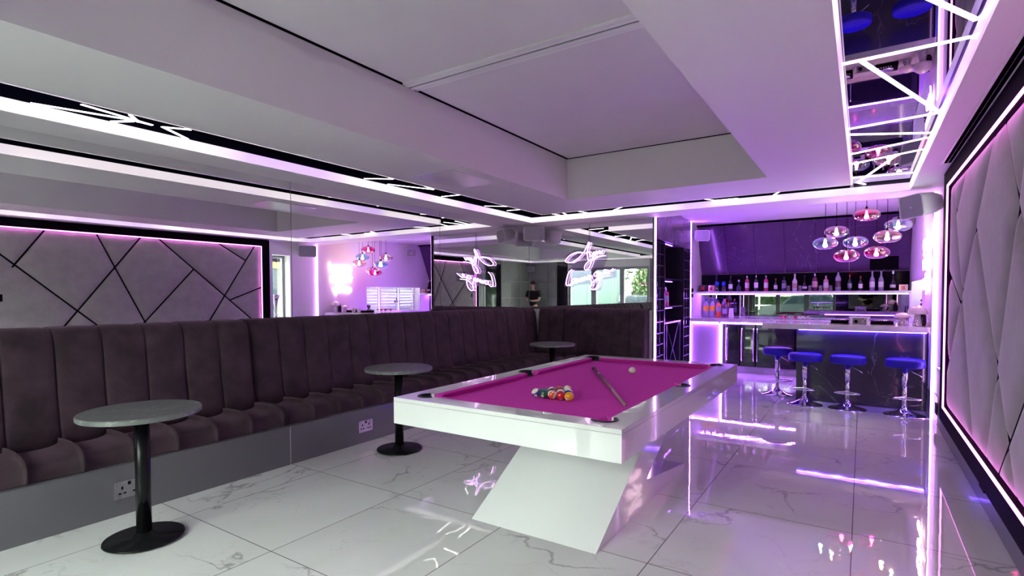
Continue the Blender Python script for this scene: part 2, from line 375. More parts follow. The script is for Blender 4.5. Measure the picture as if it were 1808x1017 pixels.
# two roof blinds with the track between them
for y0, y1, lab in ((CO[2]+0.01, 2.955, 'pale flat roof blind filling the nearer half of the ceiling coffer'),
                    (3.055, CO[3]-0.012, 'pale flat roof blind filling the half of the ceiling coffer nearer the bar')):
    t = thing('roof_blind', ((CO[0]+CO[1])/2, (y0+y1)/2, ZT), lab, 'blind', 'roof blinds in the coffer')
    MB().box(CO[0]+0.016, CO[1]-0.016, y0, y1, ZT, ZT+0.006).build('fabric', 'blind', t)
    MB().box(CO[0]+0.012, CO[1]-0.012, (y1-0.03 if y1 < 3 else y0), (y1 if y1 < 3 else y0+0.03), ZT-0.012, ZT+0.01).build('bottom_bar', 'white_trim', t)
t = thing('blind_track', ((CO[0]+CO[1])/2, 3.005, ZT), 'white double track crossing the coffer between two roof blinds', 'track')
b = MB(); b.box(CO[0], CO[1], 2.96, 2.994, ZT-0.012, ZT+0.01); b.box(CO[0], CO[1], 3.016, 3.05, ZT-0.012, ZT+0.01); b.build('rail', 'white_trim', t)
MB().box(CO[0], CO[1], 2.994, 3.016, ZT-0.004, ZT+0.004).build('brush_gap', 'black_gap', t)
# bar ceiling and the step up to it
b = MB(); b.box(-3.2, XR+0.3, YF, YB+0.2, ZBAR, ZBAR+0.05); b.box(-3.2, XR+0.1, YF-0.02, YF, ZC, ZBAR+0.05)
struct(b.build('ceiling_bar', 'paint'))

# grey dado along the right wall
b = MB(); b.box(XR-0.012, XR, YE, 7.49, 0, 0.30); struct(b.build('baseboard_right', 'grey_satin'))
b = MB(); b.box(XB-0.012, XB, 7.5, 7.9, 0, 0.30); struct(b.build('baseboard_bar', 'grey_satin'))

# ------------------------------------------------------------------ glazed doors behind the viewer
def window(name, frames, panes):
    t = bpy.data.objects.new(name, None); C.objects.link(t); struct(t)
    b = MB()
    for f in frames: b.box(*f)
    b.build('window_frame', 'frame_grey', t); b = MB()
    for f in panes: b.box(*f)
    b.build('glass_pane', 'pane', t); return t
ff = [(GX0, GX1, YE-0.12, YE-0.02, 2.20, GZ1), (GX0, GX1, YE-0.12, YE-0.02, 0, 0.08)]
for x0, x1 in ((-3.68, -3.62), (-2.85, -2.71), (-1.87, -1.70), (-0.92, -0.84)): ff.append((x0, x1, YE-0.12, YE-0.02, 0.08, 2.20))
window('window_1', ff, [(-3.62, -2.85, YE-0.075, YE-0.069, 0.08, 2.2), (-2.71, -1.87, YE-0.075, YE-0.069, 0.08, 2.2), (-1.70, -0.92, YE-0.075, YE-0.069, 0.08, 2.2)])
t = window('window_2', [(XR+0.2, XR+0.26, WY0, WY0+0.05, WZ0, WZ1), (XR+0.2, XR+0.26, WY1-0.05, WY1, WZ0, WZ1), (XR+0.2, XR+0.26, WY0+0.05, WY1-0.05, WZ0, WZ0+0.06), (XR+0.2, XR+0.26, WY0+0.05, WY1-0.05, WZ1-0.05, WZ1)],
           [(XR+0.225, XR+0.231, WY0+0.05, WY1-0.05, WZ0+0.06, WZ1-0.05)])
MB().box(XR-0.05, XR+0.2, WY0-0.03, WY1+0.03, WZ0-0.02, WZ0+0.012, 0.004).build('window_sill', 'white_trim', t)
t = window('window_3', [(XR+0.24, XR+0.29, VY0, VY1, VZ0, VZ0+0.05), (XR+0.24, XR+0.29, VY0, VY1, VZ1-0.05, VZ1), (XR+0.24, XR+0.29, VY0, VY0+0.05, VZ0+.05, VZ1-.05), (XR+0.24, XR+0.29, VY1-0.05, VY1, VZ0+.05, VZ1-.05), (XR+0.24, XR+0.29, 9.75, 9.81, VZ0+.05, VZ1-.05)],
           [(XR+0.262, XR+0.268, VY0+0.05, VY1-0.05, VZ0+0.05, VZ1-0.05)])
b = MB()
for y0, y1 in ((VY0+0.03, 9.42), (9.48, 10.08), (10.14, VY1-0.03)):
    b.box(XR+0.17, XR+0.20, y0-0.015, y0+0.03, VZ0, VZ1); b.box(XR+0.17, XR+0.20, y1-0.03, y1+0.015, VZ0, VZ1)
    for k in range(7):
        z = VZ0+0.05+k*0.075
        b.prism([(XR+0.165, z+0.062), (XR+0.17, z+0.065), (XR+0.205, z+0.003), (XR+0.20, z)], 'y', y0+0.03, y1-0.03)
b.build('shutter', 'white_trim', t)
# door on the right wall near the viewer
t = bpy.data.objects.new('door_1', None); C.objects.link(t); struct(t)
b = MB(); b.box(XR-0.03, XR, 1.57, 1.63, 0, 2.2); b.box(XR-0.03, XR, 1.90, 1.96, 0, 2.2); b.box(XR-0.03, XR, 1.57, 1.96, 2.2, 2.28); b.build('door_frame', 'white_trim', t)
MB().box(XR-0.018, XR, 1.63, 1.90, 0.01, 2.2).build('door_leaf', 'frame_grey', t)

# ================================================================== LED LINES of the ceiling channel
def ledline(pts, lab, wd=0.022):
    b = MB(); zt = ZR2 if max(p[0] for p in pts) > -0.15 else ZR
    for i in range(len(pts)-1):
        a = Vector(pts[i]); c = Vector(pts[i+1]); d = (c-a).normalized(); n = Vector((-d.y, d.x))*wd/2
        a = a-d*wd*0.3*(i > 0); q = [a-n, c-n, c+n, a+n]
        b.prism([(p.x, p.y) for p in q], 'z', zt-0.004, zt+0.001)
    tag(b.build('ceiling_light', 'zig'), lab, 'light', 'LED lines in the mirrored ceiling channel')
I0, I1, O0, O1 = -0.10, 0.403, -3.74, -4.19
R_ = 'white LED line in the right-hand ceiling channel, '
ledline([(-0.10, 2.25), (0.403, 3.12)], R_+'thick diagonal nearest the viewer')
ledline([(-0.099, 3.33), (0.403, 3.312)], R_+'second bar from the viewer')
ledline([(-0.019, 3.347), (0.403, 4.54)], R_+'long diagonal branching off the second bar')
ledline([(-0.099, 4.656), (0.403, 4.573)], R_+'bar at the tip of the long diagonal')
ledline([(-0.099, 4.821), (0.403, 5.105)], R_+'slanting bar just past the long diagonal')
ledline([(-0.099, 5.507), (0.403, 5.25)], R_+'upper of two bars beside pendant reflections')
ledline([(-0.099, 5.92), (0.403, 5.654)], R_+'lower of two bars beside pendant reflections')
ledline([(0.241, 5.73), (-0.063, 6.95), (0.008, 7.10)], R_+'bent arrow-shaped line at the bar-end corner')
ledline([(-0.099, 6.64), (0.403, 6.69)], R_+'last straight bar before the bar-end corner')
L_ = 'white LED line in the left-hand ceiling channel, '
ledline([(-4.04, 1.34), (-4.125, 1.77)], L_+'upper long stroke of the big arrow')
ledline([(-4.27, 1.16), (-4.115, 1.65), (-4.125, 1.77)], L_+'lower long stroke of the big arrow')
ledline([(-4.27, 1.58), (-4.14, 1.66)], L_+'short lower barb of the big arrow')
ledline([(-4.01, 1.59), (-4.13, 1.69)], L_+'short upper barb of the big arrow')
ledline([(-4.01, 1.97), (-4.11, 1.83), (-4.27, 2.07)], L_+'open angle just right of the big arrow')
ledline([(-4.24, 3.75), (-4.02, 3.93), (-3.97, 3.81)], L_+'small hook above the bar reflection')
ledline([(-4.25, 4.08), (-4.04, 4.57), (-3.94, 4.21)], L_+'wide sharp angle beyond the small hook')
ledline([(-4.25, 4.96), (-3.92, 5.00)], L_+'single bar next to the pink ceiling hatch')
ledline([(-4.23, 5.80), (-3.99, 6.00), (-3.90, 5.85)], L_+'small hook close to the far corner')
ledline([(-4.20, 6.30), (-3.90, 6.33)], L_+'last bar before the far corner')
F_ = 'white LED line in the far ceiling channel, '
ledline([(-3.84, 6.72), (-3.79, 7.10)], F_+'leftmost short bar by the corner speaker')
ledline([(-3.60, 6.72), (-3.68, 7.10)], F_+'second short bar from the corner speaker')
ledline([(-3.44, 6.70), (-3.35, 7.10)], F_+'third short bar, above the neon sign')
ledline([(-2.93, 7.10), (-2.55, 6.72)], F_+'slanting bar above the far mirror')
ledline([(-1.66, 6.90), (-1.58, 7.09), (-1.30, 7.09)], F_+'bent line left of the pendants')
ledline([(-0.90, 7.10), (-0.78, 6.80)], F_+'short slanting bar above the pendants')

# ================================================================== MIRRORS
for y0, y1, lab in ((YE+0.03, 3.198, 'tall frameless wall mirror above the nearer left bench'),
                    (3.204, 5.394, 'middle frameless wall mirror above the left bench, showing the reflected bar'),
                    (5.40, 7.645, 'frameless wall mirror above the left bench, next to the far corner')):
    t = thing('wall_mirror', (-4.665, (y0+y1)/2, 1.16), lab, 'mirror', 'mirrors above the benches')
    MB().box(-4.672, -4.660, y0, y1, 1.16, 2.498).build('mirror_glass', 'mirror', t)
t = thing('wall_mirror', (-3.6, 7.653, 1.16), 'frameless wall mirror on the far wall behind the neon sign', 'mirror', 'mirrors above the benches')
MB().box(-4.655, -2.56, 7.648, 7.660, 1.16, 2.498).build('mirror_glass', 'mirror', t)
MB().box(-2.56, -2.535, 7.645, 7.66, 0, 2.5).build('side_trim', 'grey_satin', t)
MB().box(-2.535, -2.526, 7.612, 7.66, 0, 2.5).build('edge_profile', 'black_metal', t)

# ================================================================== BENCHES
def channel_mesh(prof, s0, s1, seam0, wd, fn, bulge, closed_ends=True):
    # prof: list of (d, z); seams at seam0 + k*wd
    P = [Vector(p) for p in prof]; nrm = []
    for i in range(len(P)):
        t = (P[min(i+1, len(P)-1)]-P[max(i-1, 0)]).normalized(); nrm.append(Vector((t.y, -t.x)))
    ss = []
    k = math.floor((s0-seam0)/wd)
    fr = [0.0, 0.025, 0.06, 0.11, 0.2, 0.35, 0.5, 0.65, 0.8, 0.89, 0.94, 0.975]
    while seam0+k*wd < s1:
        for f in fr: ss.append((seam0+(k+f)*wd, f))
        k += 1
    ss.append((seam0+k*wd, 0.0)); ss = [(a, f) for a, f in ss if s0-1e-6 <= a <= s1+1e-6]
    if ss[0][0] > s0+1e-4: ss.insert(0, (s0, 0.0))
    if ss[-1][0] < s1-1e-4: ss.append((s1, 0.0))
    b = MB(); vs = []; fs = []; m = len(P)
    for a, f in ss:
        h = (max(0.0, 1-abs(2*f-1)**2.8))**0.42*bulge-0.014*(f == 0.0)
        for i in range(m):
            e = (1.0 if 0 < i < m-1 else 0.2)*(0.35 if P[i].y > 1.12 else 1.0)
            q = P[i]+nrm[i]*h*e; vs.append(fn(q.x, a, q.y))
    for j in range(len(ss)-1):
        for i in range(m-1): fs.append((j*m+i, j*m+i+1, (j+1)*m+i+1, (j+1)*m+i))
    b.add(vs, fs, True)
    if closed_ends:
        for j in (0, len(ss)-1): b.add([vs[j*m+i] for i in range(m)], [tuple(range(m))])
    return b
fl = lambda d, s, z: (-4.658+d, s, z)
ff_ = lambda d, s, z: (s, 7.646-d, z)
def backprof(x): return [(0.01, 0.42), (0.24+x, 0.42), (0.20+x, 0.55), (0.17+x, 0.75), (0.145+x, 0.98), (0.130+x, 1.10), (0.105+x, 1.15), (0.07, 1.175), (0.03, 1.178), (0.005, 1.16)]
seatprof = [(0.12, 0.40), (0.20, 0.450), (0.35, 0.465), (0.50, 0.468), (0.60, 0.460), (0.66, 0.440), (0.69, 0.405), (0.695, 0.36), (0.69, 0.322)]
def bench(name, lab, s0, s1, seam, fn, x, w=0.27, s0b=None):
    c = fn(0.3, (s0+s1)/2, 0); t = thing(name, c, lab, 'bench', 'upholstered wall benches')
    channel_mesh(backprof(x), s0+0.002, s1-0.002, seam, w, fn, 0.024).build('backrest', 'velvet', t)
    channel_mesh(seatprof, (s0b if s0b is not None else s0)+0.003, s1-0.003, seam-0.02, w, fn, 0.038).build('seat', 'velvet', t)
    b = MB(); a = fn(0.0, s0+0.002, 0); d = fn(0.728, s1-0.002, 0.318); b.box(a[0], d[0], a[1], d[1], 0, 0.318); b.build('plinth', 'grey_satin', t)
    return t
b1 = bench('bench', 'purple velvet channelled bench along the left mirror, section nearest the viewer', -1.15, 2.655, 2.65-0.27*14, fl, 0.035)
b2 = bench('bench', 'long purple velvet channelled bench section running to the far left corner', 2.665, 7.63, 2.68, fl, 0.0)
b3 = bench('bench', 'dark purple velvet bench against the far mirror under the neon sign', -3.925, -2.60, -3.93, ff_, 0.0)
# backrest of the far bench continues to the corner
channel_mesh(backprof(0.0), -4.40, -3.93, -3.93-0.27*2, 0.27, ff_, 0.020).build('backrest', 'velvet', b3)
# joint strip in the plinths
MB().box(-3.9305, -3.926, 2.654, 2.666, 0.002, 0.316).build('joint_strip', 'steel', b2)

def wall_socket(loc, axis, lab, dark=False):
    t = thing('wall_socket', loc, lab, 'socket', None)
    def bx(d0, d1, s0, s1, z0, z1, name, m):
        s = 1 if axis == 'x+' else -1
        MB().box(loc[0]+s*d0, loc[0]+s*d1, loc[1]+s0, loc[1]+s1, loc[2]+z0, loc[2]+z1).build(name, m, t)
    bx(0, 0.008, -0.085, 0.085, -0.055, 0.055, 'plate', 'black_matt' if dark else 'socket_plate')
    s = 1 if axis == 'x+' else -1
    for c in (-0.04, 0.04):
        for dy, dz, w2, h2 in ((0, 0.012, 0.0045, 0.009), (-0.014, -0.022, 0.007, 0.0045), (0.014, -0.022, 0.007, 0.0045)):
            MB().box(loc[0]+s*0.008, loc[0]+s*0.0095, loc[1]+c+dy-w2, loc[1]+c+dy+w2, loc[2]+dz-h2, loc[2]+dz+h2).build('pin_hole', 'black_gap', t)
    for c in (-0.062, 0.0, 0.062):
        bx(0.008, 0.011, c-0.008, c+0.008, 0.026, 0.046, 'switch', 'black_matt' if c == 0 else 'socket_plate')
wall_socket((-3.9295, 1.50, 0.163), 'x+', 'metal double power socket in the bench plinth behind the nearest pedestal table')
wall_socket((-3.9295, 3.457, 0.158), 'x+', 'metal double power socket in the plinth left of the second pedestal table')
wall_socket((XR-0.0125, 7.20, 0.17), 'x-', 'dark double socket low on the right wall beside the bar light strip', True)
wall_socket((XR-0.0125, 4.58, 0.17), 'x-', 'dark double socket under the quilted wall panel', True)

# ================================================================== PEDESTAL TABLES
def ped_table(x, y, lab, r=0.30):
    t = thing('pedestal_table', (x, y, 0), lab, 'table', 'round marble tables by the benches')
    MB().lathe([(0, 0.722), (r-0.004, 0.722), (r, 0.726), (r, 0.745), (r-0.004, 0.75), (0, 0.75)], x, y, 0, 64, False, cap=False).build('tabletop', 'table_marble', t)
    MB().lathe([(0.038, 0.012), (0.038, 0.722)], x, y, 0, 32).build('column', 'black_metal', t)
    MB().lathe([(0, 0.010), (0.195, 0.010), (0.20, 0.013), (0.198, 0.020), (0.06, 0.026), (0.044, 0.05), (0, 0.05)], x, y, 0, 64, cap=False).build('base', 'black_metal', t)
    MB().lathe([(0.0, 0.70), (0.10, 0.705), (0.10, 0.7215), (0, 0.7215)], x, y, 0, 32, cap=False).build('mounting_plate', 'black_metal', t)
    for k in range(4):
        a = PI/4+k*PI/2+0.3
        MB().lathe([(0.0, 0.0), (0.013, 0.0), (0.013, 0.010), (0, 0.010)], x+0.165*math.cos(a), y+0.165*math.sin(a), 0, 12, cap=False).build('foot', 'rubber', t)
ped_table(-3.43, 1.38, 'round grey marble table on black pedestal, nearest the viewer')
ped_table(-3.475, 3.45, 'round grey marble table on black pedestal beside the pool table corner')
ped_table(-3.42, 6.20, 'round grey marble table on black pedestal in the far bench corner')

# ================================================================== POOL TABLE
PX0, PX1, PY0, PY1, PZ = -2.325, -0.895, 2.265, 4.915, 0.79
t = thing('pool_table', ((PX0+PX1)/2, (PY0+PY1)/2, 0), 'glossy white modern pool table with magenta cloth on slanted base', 'pool table')
RW = 0.135; QX0, QX1, QY0, QY1 = PX0+RW, PX1-RW, PY0+RW, PY1-RW
PKT = [(QX0+0.012, QY0+0.012), (QX1-0.012, QY0+0.012), (QX0-0.022, (QY0+QY1)/2), (QX1+0.022, (QY0+QY1)/2), (QX0+0.012, QY1-0.012), (QX1-0.012, QY1-0.012)]
PR_ = 0.062
def rail_frame(z0, z1):
    # plan of the white rail with round bites for the pockets
    n = 14; b = MB()
    inner = []
    def arc(c, a0, a1, r=PR_):
        return [(c[0]+r*math.cos(a0+(a1-a0)*k/n), c[1]+r*math.sin(a0+(a1-a0)*k/n)) for k in range(n+1)]
    d = math.sqrt(PR_**2-0.012**2)
    al = math.asin(0.012/PR_)
    me = math.acos(0.022/PR_)
    # walk counter-clockwise (seen from above) round the opening
    inner += arc(PKT[0], PI/2+al, 2*PI-al)          # near left
    inner += arc(PKT[1], PI+al, 2*PI+PI/2-al)       # near right
    inner += arc(PKT[3], PI+me, 3*PI-me) if False else arc(PKT[3], -PI+me, PI-me)
    inner += arc(PKT[5], -PI/2+al, PI-al)
    inner += arc(PKT[4], 0+al, PI*1.5-al)
    inner += arc(PKT[2], me, 2*PI-me)
    return inner
inner = rail_frame(0, 0)
def poly_with_hole(outer, hole, z0, z1, name, m, par, bev=0.0):
    bm = bmesh.new()
    vo = [bm.verts.new((x, y, 0)) for x, y in outer]; vi = [bm.verts.new((x, y, 0)) for x, y in hole]
    eo = [bm.edges.new((vo[i], vo[(i+1) % len(vo)])) for i in range(len(vo))]; ei = [bm.edges.new((vi[i], vi[(i+1) % len(vi)])) for i in range(len(vi))]
    r = bmesh.ops.triangle_fill(bm, edges=eo+ei, use_beauty=True)
    for f in [f for f in bm.faces]:
        pass
    ext = bmesh.ops.extrude_face_region(bm, geom=bm.faces[:])
    vv = [g for g in ext['geom'] if isinstance(g, bmesh.types.BMVert)]
    for v in bm.verts: v.co.z = z0
    for v in vv: v.co.z = z1
    bmesh.ops.recalc_face_normals(bm, faces=bm.faces)
    me = bpy.data.meshes.new(name); bm.to_mesh(me); bm.free(); me.materials.append(M[m])
    me.transform(Matrix.Translation(-par.location)); o = bpy.data.objects.new(name, me); C.objects.link(o); o.parent = par; return o
poly_with_hole([(PX0, PY0), (PX1, PY0), (PX1, PY1), (PX0, PY1)], inner, PZ-0.022, PZ, 'rail', 'white_lacquer', t)
b = MB(); ring(b, (PX0, PX1, PY0, PY1), (PX0+0.03, PX1-0.03, PY0+0.03, PY1-0.03), PZ-0.155, PZ-0.024); b.box(PX0+0.03, PX1-0.03, PY0+0.03, PY1-0.03, PZ-0.155, PZ-0.14)
b.build('cabinet', 'white_lacquer', t)
# bed of cloth with a lattice of the pocket holes left free by the dark cups on top
BZ = PZ-0.035
MB().box(QX0-0.03, QX1+0.03, QY0-0.03, QY1+0.03, BZ-0.02, BZ).build('bed_cloth', 'baize', t)
# cushions: six noses
def cushion(p0, p1, nrm, trim0, trim1):
    p0 = Vector(p0); p1 = Vector(p1); d = (p1-p0).normalized(); n = Vector(nrm); b = MB(); vs = []
    prof = [(0, -0.002), (0, -0.034), (0.022, -0.034), (0.034, -0.018), (0.045, -0.006), (0.042, -0.0015)]
    for pt, tr, sg in ((p0, trim0, 1), (p1, trim1, -1)):
        for dd, z in prof:
            q = pt+d*sg*(tr+dd*0.75)+n*dd; vs.append((q.x, q.y, PZ+z))
    m = len(prof); fs = [(i, (i+1) % m, m+(i+1) % m, m+i) for i in range(m)]+[tuple(range(m)), tuple(range(2*m-1, m-1, -1))]
    b.add(vs, fs); b.build('cushion', 'baize', t)
ym = (QY0+QY1)/2; tc_ = 0.075; tm_ = 0.058
cushion((QX0, QY0), (QX1, QY0), (0, 1), tc_, tc_); cushion((QX0, QY1), (QX1, QY1), (0, -1), tc_, tc_)
cushion((QX0, QY0), (QX0, ym), (1, 0), tc_, tm_); cushion((QX0, ym), (QX0, QY1), (1, 0), tm_, tc_)
cushion((QX1, QY0), (QX1, ym), (-1, 0), tc_, tm_); cushion((QX1, ym), (QX1, QY1), (-1, 0), tm_, tc_)
for i, (px, py) in enumerate(PKT):
    o = MB().lathe([(0.001, 0.004), (PR_-0.004, 0.004), (PR_-0.002, 0.0285), (PR_+0.006, 0.0295), (PR_+0.006, 0.040), (PR_-0.008, 0.040), (PR_-0.010, 0.006), (0.001, 0.006)], px, py, BZ-0.001, 32, cap=False)
    # keep only the half facing outwards above the bed
    cxm, cym = (QX0+QX1)/2, (QY0+QY1)/2
    inn = Vector((cxm-px, 0 if i in (2, 3) else (1 if cym > py else -1)*abs(cxm-px))).normalized()
    keep = []; o2 = MB()
    for f, s_ in zip(o.f, o.sm):
        c = sum((Vector(o.v[k]) for k in f), Vector())/len(f)
        if c.z < BZ+0.006 or (c-Vector((px, py, c.z))).xy.dot(inn) < 0.012: keep.append(f)
    o2.v = o.v; o2.f = keep; o2.sm = [True]*len(keep)
    o2.build('pocket', 'rubber', t)
# slanted base: Z-shaped side profile extruded across the width
prof = [(2.62, 0.0), (4.33, 0.0), (4.33, 0.035), (3.42, 0.17), (4.31, 0.615), (4.31, 0.635), (2.90, 0.635), (2.90, 0.625), (3.70, 0.60)]
MB().prism(prof, 'x', -2.02, -1.18).build('base', 'white_lacquer', t)
for k, (x_, y_) in enumerate(((QX0-0.068, PY0+0.42), (QX0-0.068, PY1-0.42))): pass

# balls racked in a triangle, apex towards the bar
BR = 0.0286
def ball_mat(name, col, stripe):
    m, nt, b = nmat(name); N = nt.nodes; L = nt.links
    b.inputs['Roughness'].default_value = 0.06; b.inputs['Coat Weight'].default_value = 0.8
    tc = N.new('ShaderNodeTexCoord'); sp = N.new('ShaderNodeSeparateXYZ'); L.new(tc.outputs['Object'], sp.inputs[0])
    def mth(op, a, bb):
        n = N.new('ShaderNodeMath'); n.operation = op
        for i, v in enumerate((a, bb)):
            if isinstance(v, (int, float)): n.inputs[i].default_value = v
            else: L.new(v, n.inputs[i])
        return n.outputs[0]
    # number disc round the +X pole
    rad = mth('SQRT', mth('ADD', mth('MULTIPLY', sp.outputs['Y'], sp.outputs['Y']), mth('MULTIPLY', sp.outputs['Z'], sp.outputs['Z'])), 0)
    disc = mth('LESS_THAN', rad, 0.0095)
    ring_ = mth('MULTIPLY', mth('LESS_THAN', rad, 0.0052), mth('GREATER_THAN', rad, 0.003))
    mx = N.new('ShaderNodeMixRGB'); mx.inputs[1].default_value = (*col, 1); mx.inputs[2].default_value = (0.85, 0.80, 0.68, 1)
    if stripe:
        ab = N.new('ShaderNodeMath'); ab.operation = 'ABSOLUTE'; L.new(sp.outputs['Z'], ab.inputs[0])
        st = mth('GREATER_THAN', ab.outputs[0], 0.0145); L.new(mth('MAXIMUM', st, disc), mx.inputs[0])
    else: L.new(disc, mx.inputs[0])
    m2 = N.new('ShaderNodeMixRGB'); L.new(ring_, m2.inputs[0]); L.new(mx.outputs[0], m2.inputs[1]); m2.inputs[2].default_value = (0.02, 0.02, 0.02, 1)
    L.new(m2.outputs[0], b.inputs['Base Color']); return m
cols = dict(yellow=(0.85, 0.38, 0.01), blue=(0.015, 0.03, 0.25), red=(0.62, 0.01, 0.03), purple=(0.08, 0.015, 0.20), orange=(0.75, 0.10, 0.02), green=(0.004, 0.10, 0.05), maroon=(0.20, 0.01, 0.03), black=(0.01, 0.01, 0.012))
rack = [  # rows from the viewer's side to the apex
    [('blue', 1), ('green', 0), ('orange', 1), ('red', 0), ('yellow', 0)],
    [('purple', 0), ('black', 0), ('maroon', 1), ('blue', 0)],
    [('purple', 1), ('maroon', 0), ('green', 1)],
    [('orange', 0), ('red', 1)],
    [('yellow', 1)]]
proto = MB().ball((0, 0, 0), BR, 28, 16).build('pool_ball', 'ivory')
proto.location = (-1.545, 4.13, BZ+BR+0.0003); tag(proto, 'white cue ball alone on the magenta cloth', 'ball')
for r, row in enumerate(rack):
    for k, (cn, st) in enumerate(row):
        key = cn+('_striped' if st else '_plain')
        if key not in M: ball_mat(key, cols[cn], st)
        c = proto.copy(); c.data = proto.data.copy(); c.data.materials[0] = M[key]; C.objects.link(c)
        x = -1.585+(k-(len(row)-1)/2)*0.0576; y = 2.872+r*0.0499
        c.location = (x, y, BZ+BR)
        c.rotation_euler = (random.uniform(-0.5, 0.9), random.uniform(0.2, 0.6), random.uniform(-1.9, -0.9))
        where = ('front row nearest the viewer', 'second row of the rack', 'third row of the rack', 'fourth row of the rack', 'apex of the rack')[r]
        tag(c, f"{cn} {'and white striped' if st else 'solid'} pool ball in the {where}", 'ball', 'racked pool balls')
        if key == 'blue_striped': c.rotation_euler = (0.5, 0.5, -1.2)
        if key == 'orange_striped': c.rotation_euler = (1.0, -0.9, -0.9)
        if key == 'red_plain' and r == 0: c.rotation_euler = (0, 0.9, -1.0)
# cue
p0 = Vector((-1.90, 4.165, BZ+0.016)); p1 = Vector((-1.10, 2.86, BZ+0.009)); t = thing('pool_cue', p0, 'pool cue lying diagonally across the magenta cloth', 'cue')
d = p1-p0
MB().tube([p0, p0+d*0.04], [0.0155, 0.0155], 14).build('bumper', 'rubber', t)
MB().tube([p0+d*0.04, p0+d*0.38], [0.0150, 0.0130], 14).build('butt', 'cue_butt', t)
MB().tube([p0+d*0.38, p0+d*0.985], [0.0130, 0.0082], 14).build('shaft', 'wood_cue', t)
MB().tube([p0+d*0.985, p1], [0.0082, 0.0078], 14).build('tip', 'black_matt', t)

# ================================================================== RIGHT WALL PANEL
YA, YZ_, ZA, ZZ = 1.98, 6.33, 0.235, 2.49
t = thing('wall_panel', (XR, (YA+YZ_)/2, ZA), 'large quilted grey velvet wall panel in a black frame edged with pink light', 'wall panel')
fi = (YA+0.12, YZ_-0.16, ZA+0.125, ZZ-0.125)   # frame inner edge
def ring_x(b, o, i, x0, x1):
    b.box(x0, x1, o[0], i[0], o[2], o[3]); b.box(x0, x1, i[1], o[1], o[2], o[3]); b.box(x0, x1, i[0], i[1], o[2], i[2]); b.box(x0, x1, i[0], i[1], i[3], o[3])
b = MB(); ring_x(b, (YA, YZ_, ZA, ZZ), fi, 0.615, XR); b.build('frame', 'black_matt', t)
def ringled(name, m, x0, x1, o, g=0.014):
    b = MB(); ring_x(b, o, (o[0]+g, o[1]-g, o[2]+g, o[3]-g), x0, x1); return b.build(name, m, t)
ringled('led_strip', 'led_pink', 0.618, 0.630, fi)
seams = [((2.83, 2.36), (2.458, 1.798)), ((2.12, 2.18), (4.05, 0.36)), ((3.46, 2.36), (4.38, 0.36)), ((4.07, 2.36), (2.60, 0.36)),
         ((4.34, 2.36), (6.17, 0.75)), ((4.896, 1.862), (3.58, 0.36)), ((5.35, 2.36), (5.851, 2.073)), ((6.05, 2.36), (4.80, 0.36)), ((6.17, 1.55), (5.55, 1.31)), ((2.12, 0.95), (2.98, 0.88))]
def dseg(p, a, c):
    ax, ay = a; cx, cy = c; dx, dy = cx-ax, cy-ay; L2 = dx*dx+dy*dy
    u = max(0, min(1, ((p[0]-ax)*dx+(p[1]-ay)*dy)/L2)); return math.hypot(p[0]-ax-u*dx, p[1]-ay-u*dy)
b = MB(); vs = []; fs = []; ny = 190; nz = 110
for j in range(nz+1):
    for i in range(ny+1):
        y = fi[0]+(fi[1]-fi[0])*i/ny; z = fi[2]+(fi[3]-fi[2])*j/nz
        dd = min([dseg((y, z), a, c) for a, c in seams]+[y-fi[0]+0.01, fi[1]-y+0.01, z-fi[2]+0.01, fi[3]-z+0.01])
        vs.append((0.680-0.046*(1-math.exp(-dd/0.05)), y, z))
for j in range(nz):
    for i in range(ny): a = j*(ny+1)+i; fs.append((a, a+1, a+ny+2, a+ny+1))
b.add(vs, fs, True); b.build('upholstery', 'panel_velvet', t)
b = MB()
for a, c in seams: b.tube([(0.674, a[0], a[1]), (0.674, c[0], c[1])], 0.0125, 6)
b.build('seam_piping', 'black_matt', t)
MB().box(0.628, 0.640, 2.30, 2.34, 1.32, 1.42).build('control_plate', 'black_matt', t)

# black upright and grey padded tiles behind the viewer
tag(MB().box(0.655, XR-0.0005, 0.70, 1.56, 0.31, 2.49).build('cladding_panel', 'black_gloss'), 'tall black gloss wall panel between the padded tiles and the door', 'wall panel')
tag(MB().box(-0.825, -0.42, YE+0.0005, YE+0.03, 0, 2.49).build('cladding_panel', 'black_gloss'), 'tall black gloss panel beside the glazed doors', 'wall panel')
pid = 0
tile = MB(); 
def padtile(x0, x1, z0, z1):
    b = MB(); n = 6; vs = []; fs = []
    for j in range(n+1):
        for i in range(n+1):
            u = i/n; v = j/n; h = 0.012+0.028*(1-abs(2*u-1)**4)*(1-abs(2*v-1)**4)
            vs.append((x0+(x1-x0)*u, h, z0+(z1-z0)*v))
    for j in range(n):
        for i in range(n): a = j*(n+1)+i; fs.append((a, a+1, a+n+2, a+n+1))
    b.add(vs, fs, True)
    return b
rows = [(0.14, 0.70), (0.71, 1.27), (1.28, 1.84), (1.85, 2.49)]
rn = ['bottom row', 'second row up', 'third row up', 'top row']
def pads(cols, place, wallname):
    for ci, (a, c) in enumerate(cols):
        for ri, (z0, z1) in enumerate(rows):
            b = padtile(a, c, z0, z1); b.v = [place(*v) for v in b.v]
            o = b.build('padded_tile', 'pad_grey')
            tag(o, f'grey padded tile {wallname}, {rn[ri]}, {["nearest the corner","next column along","third column along"][ci]}', 'wall tile', 'grey padded tiles '+wallname)
pads([(0.0, 0.66), (0.67, 1.07)], lambda a, h, z: (XR-0.02-a, YE+h, z), 'on the glazed end wall')
pads([(0.04, 0.66), (0.67, 1.29), (1.30, 1.88)], lambda a, h, z: (XR-h, YE+a, z), 'on the right-hand wall')
pads([(0.0, 0.94)], lambda a, h, z: (-4.655+a, YE+h, z), 'left of the glazed doors')

